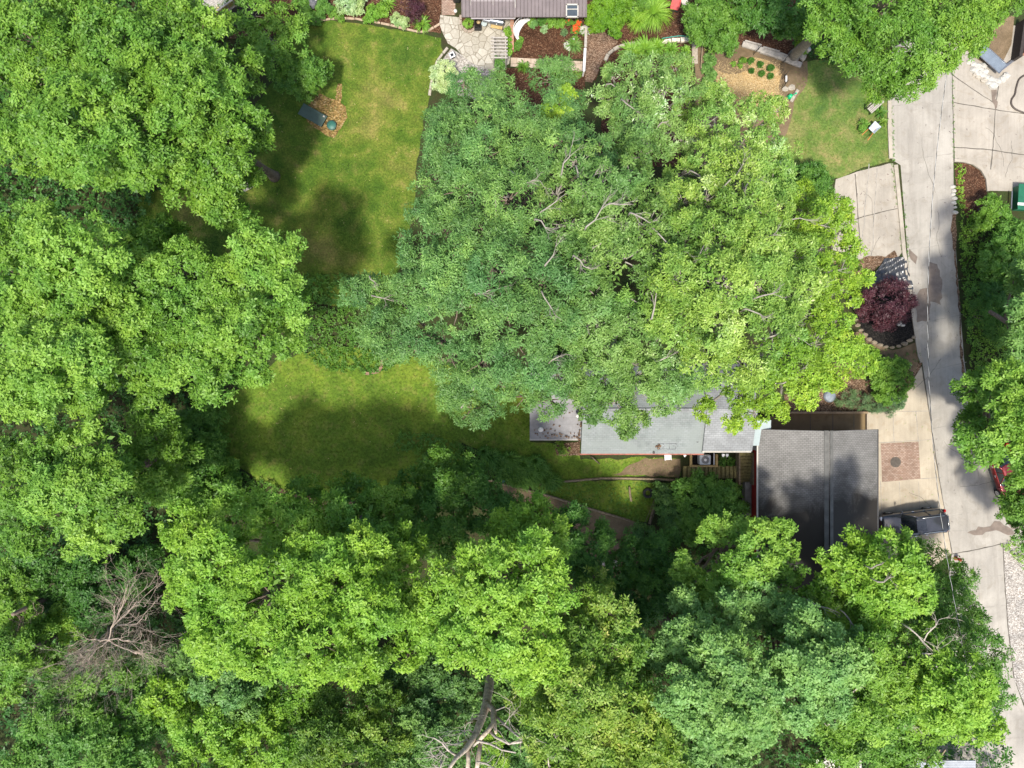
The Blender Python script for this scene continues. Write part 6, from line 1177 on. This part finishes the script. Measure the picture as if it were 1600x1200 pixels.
# lid and round cover on the upper lawn
cv = thing('access_cover', 'long dark green-grey hatch lid on the upper lawn', 'lid', W(490,182), R(-29)); MB().box((0,0,.3), (2.1,.95,.06), bev=.02).build('lid', TEALG, cv, world=False); MB().box((0,0,.14), (1.95,.85,.27)).build('base', DKMET, cv, world=False); MB().box((.85,.32,.36), (.14,.12,.1), bev=.02).build('latch', CREAMP, cv, world=False)
rc = thing('round_cover', 'round dark green plastic cover at the end of the hatch lid', 'cover', W(519,197)); MB().lathe(W(519,197), [(.36,0),(.34,.22),(.30,.26),(.001,.28)], 26).build('dome', plain('cover_green', (.03,.12,.09), .5), rc); MB().lathe(W(519,197), [(.34,.2),(.38,.21),(.38,.24),(.33,.25)], 26).build('rim', TEALG, rc)
tag(MB().box(EM(386,290,z=.03), (.9,.7,.06), R(30), bev=.02).build('stepping_stone', GTIMBER), 'grey flat slab beside the drooping limb on the upper lawn', 'slab')
stones('reddish stone at the edge of the upper lawn near the canopy', [(628,366),(630,372),(626,370)], .2, 420, 'reddish stones at the canopy edge', 'stone', 'edging_stone', plain('red_stone', (.25,.08,.07), .9))
edging('brown border brick around the ivy corner', [(597,560),(597,572),(592,580),(580,584),(570,583)], .22, .15, plain('brown_border', (.24,.15,.10), .9), 'border bricks around the ivy corner', .5)
# ------------------------------------------------------------------ yard south of the house
ac = thing('air_conditioner', 'round-topped air conditioner inside the timber frame by the house wall', 'air conditioner', EM(1098,717)); c = EM(1098,717)
MB().box(c+Vector((0,0,.38)), (.85,.75,.75), bev=.06).build('cabinet', plain('ac_grey', (.50,.53,.56), .5), ac); MB().cyl(c+Vector((0,0,.755)), .30, .02, 24).build('fan_opening', plain('ac_dark', (.10,.10,.11), .6), ac)
m_ = MB()
for rr in (.1,.17,.24,.31): m_.tube([c+Vector((math.cos(a)*rr, math.sin(a)*rr, .79)) for a in [2*PI*j/24 for j in range(25)]], .008, 4, 0, False)
m_.cyl(c+Vector((0,0,.785)), .11, .02, 14).build('fan_grille', WHITEP, ac)
fr = thing('timber_surround', 'yellowish timber frame boxed around the air conditioner', 'frame', EM(1098,718))
for (px, py, sx, sy) in ((1078,718,.18,.9),(1118,718,.18,.9),(1098,727.5,2.2,.16)): MB().box(EM(px,py,z=.3), (sx,sy,.16), bev=.02).build('beam', YTIMBER, fr)
MB().box(EM(1113,716,z=.45), (.07,.9,.05)).build('white_rail', WHITEP, fr)
poly_sheet('mulch_bed', [(1080,708),(1117,708),(1117,727),(1080,727)], .030, BLACKM)
xs = [1069+k*6.6 for k in range(13)]
for i, px in enumerate(xs):
    o = MB().cyl(EM(px,737,z=.22-.003*i), .155, 1.0-.012*abs(i-6), 10, axis='Y').build('log', LOG); tag(o, 'short round log laid side by side below the air conditioner', 'log', 'row of short logs below the air conditioner')
st = thing('timber_stairs', 'steep mossy timber stairs between house and red garage wall', 'stairs', EM(1160,730))
for k in range(9): MB().box(EM(1160,708+k*5.4,z=1.0-k*.1), (1.05,.24,.12), bev=.02).build('tread', LOG, st)
for s in (-1,1): MB().box(EM(1160+s*10.5,730,z=.55), (.10,2.5,.9)).build('stringer', TIMBER, st)
shrub('fern_patch', 'mossy weeds between the log row and the stairs', 'plant', [(1135,716,7,.2),(1128,722,6,.2),(1142,722,6,.2)], 'mid', 360, L=.09, Wd=.05, puff=.15, dens=.6)
def timber_line(label, pts, seedv):
    P = [W(*p)+Vector((0,0,.12)) for p in pts]; o = MB().tube(P, .09, 6).build('edging_timber', TIMBER); tag(o, label, 'timber')
timber_line('long thin timber edging the strip of lawn below the house', [(838,756),(870,753),(905,750),(940,747),(980,747),(1020,748),(1066,751)], 1)
timber_line('dark timber edging the lower side of the weedy terrace', [(740,742),(790,757),(850,772),(920,794),(984,813)], 2); timber_line('short brown stick standing across the lower terrace', [(1023,787),(1018,802),(1014,818)], 3); timber_line('short rusty timber on the lower terrace', [(983,760),(984,772),(986,783)], 4)
timber_line('weathered timber beside the logs at the lower end', [(1068,751),(1100,753),(1140,755),(1160,757)], 5)
tag(MB().tube([EM(1012,770,math.cos(a)*.30,math.sin(a)*.30,.12) for a in [2*PI*j/24 for j in range(25)]], .11, 8, 0, False).build('old_tyre', TYRE), 'old black tyre lying on the lower terrace', 'tyre')
lc = thing('garden_chair', 'white plastic garden chair against the house wall', 'chair', EM(1041,713), R(5))
MB().box((0,0,.42), (.5,.48,.04), bev=.015).build('seat', WHITEP, lc, world=False); MB().box((0,.24,.68), (.5,.04,.5), rx=R(-10), bev=.015).build('backrest', WHITEP, lc, world=False)
for sx in (-.24,.24):
    MB().box((sx,0,.62), (.06,.5,.04), bev=.01).build('armrest', WHITEP, lc, world=False)
    for sy in (-.22,.22): MB().tube([(sx,sy,0),(sx*.95,sy*.95,.62 if sy < 0 else .44)], .02).build('leg', WHITEP, lc, world=False)
for i, (px, lb) in enumerate([(1070,'white wall light box left of the timber frame'),(1130,'white wall vent, left of the pair'),(1136,'white wall vent, right of the pair')]): tag(MB().box(W(px,709.5,2.4)+Vector((0,-.06,0)), (.2,.18,.16), bev=.02).cyl(W(px,709.5,2.4)+Vector((0,-.18,-.03)), .05, .08, 10, axis='Y').build('wall_fixture', WHITEP), lb, 'fixture')
tag(MB().tube([W(922,712,.05), W(929,718,.4), W(937,725,.05)], .04, 6).build('fallen_stick', BARK), 'dark fallen stick on the grass below the main roof', 'stick')
rng = random.Random(12)
for i, (px, py, r_) in enumerate([(765,712,.9),(780,722,.95),(795,714,.9),(800,733,.95),(815,722,.9),(825,740,.95),(840,730,.9),(850,745,.9),(785,738,.8),(862,748,.7),(835,718,.7),(812,745,.8),(755,704,.6)]):
    straps('daylily', 'dark arching daylily clump in the bank between lawn and terrace', 'plant', EM(px,py), r_, 170, 'mid', 370+i, h=.55, wd=.03, group='daylily clumps on the bank', lean=(.25,-.35))
shrub('leafy_shrub', 'large rounded leafy shrub below the log row', 'shrub', [(1075,775,28,1.4),(1100,770,28,1.5),(1125,775,26,1.5),(1145,780,20,1.3),(1065,795,24,1.3),(1100,795,30,1.7),(1135,800,24,1.5),(1090,820,26,1.6),(1115,815,24,1.6)], 'mid', 390, L=.2, Wd=.12, puff=.4, base=.62)
shrub('leafy_shrub', 'bluish shrub left of the large leafy one, near the tyre', 'shrub', [(1035,770,14,1.0),(1040,790,16,1.2),(1050,805,18,1.3),(1045,825,18,1.2),(1000,835,20,1.0),(1010,850,18,1.2)], 'teal', 391, L=.18, Wd=.1, puff=.35, base=.25)
shrub('low_shrub', 'low leafy shrub just below the daylily bank', 'shrub', [(800,750,8,.4),(806,756,6,.35)], 'mid', 392, L=.12, Wd=.08, puff=.2, base=.6)
shrub('low_shrub', 'small flowering bush under the left corner of the flat roof', 'shrub', [(880,702,10,.3),(872,696,7,.3)], 'olive', 393, L=.08, Wd=.05, puff=.15, dens=.4)
tag(MB().box(EM(787,751,z=.12), (.3,.2,.2), R(10), bev=.04).build('blue_box', plain('blue_plastic', (.04,.16,.32), .4)), 'small blue box on the dark timber edging', 'box')
for i, (px, py, r_) in enumerate([(940,835,.6),(952,845,.45),(935,852,.4),(965,850,.5),(900,815,.4),(958,870,.5)]):
    tag(MB().rock(EM(px,py,z=.05), r_, (1.2,.8,.3), 500+i).build('flat_rock', plain('brown_rock', (.16,.10,.07), .9) if i == 0 else bpy.data.materials['brown_rock']), 'flat brown rock in the shaded hollow below the terrace', 'rock', 'flat brown rocks in the hollow')
tag(MB().box(EM(952,878,z=.2), (1.2,.5,.3), R(-8), bev=.03).build('grey_block', GTIMBER), 'grey block in the shaded hollow below the terrace', 'block')
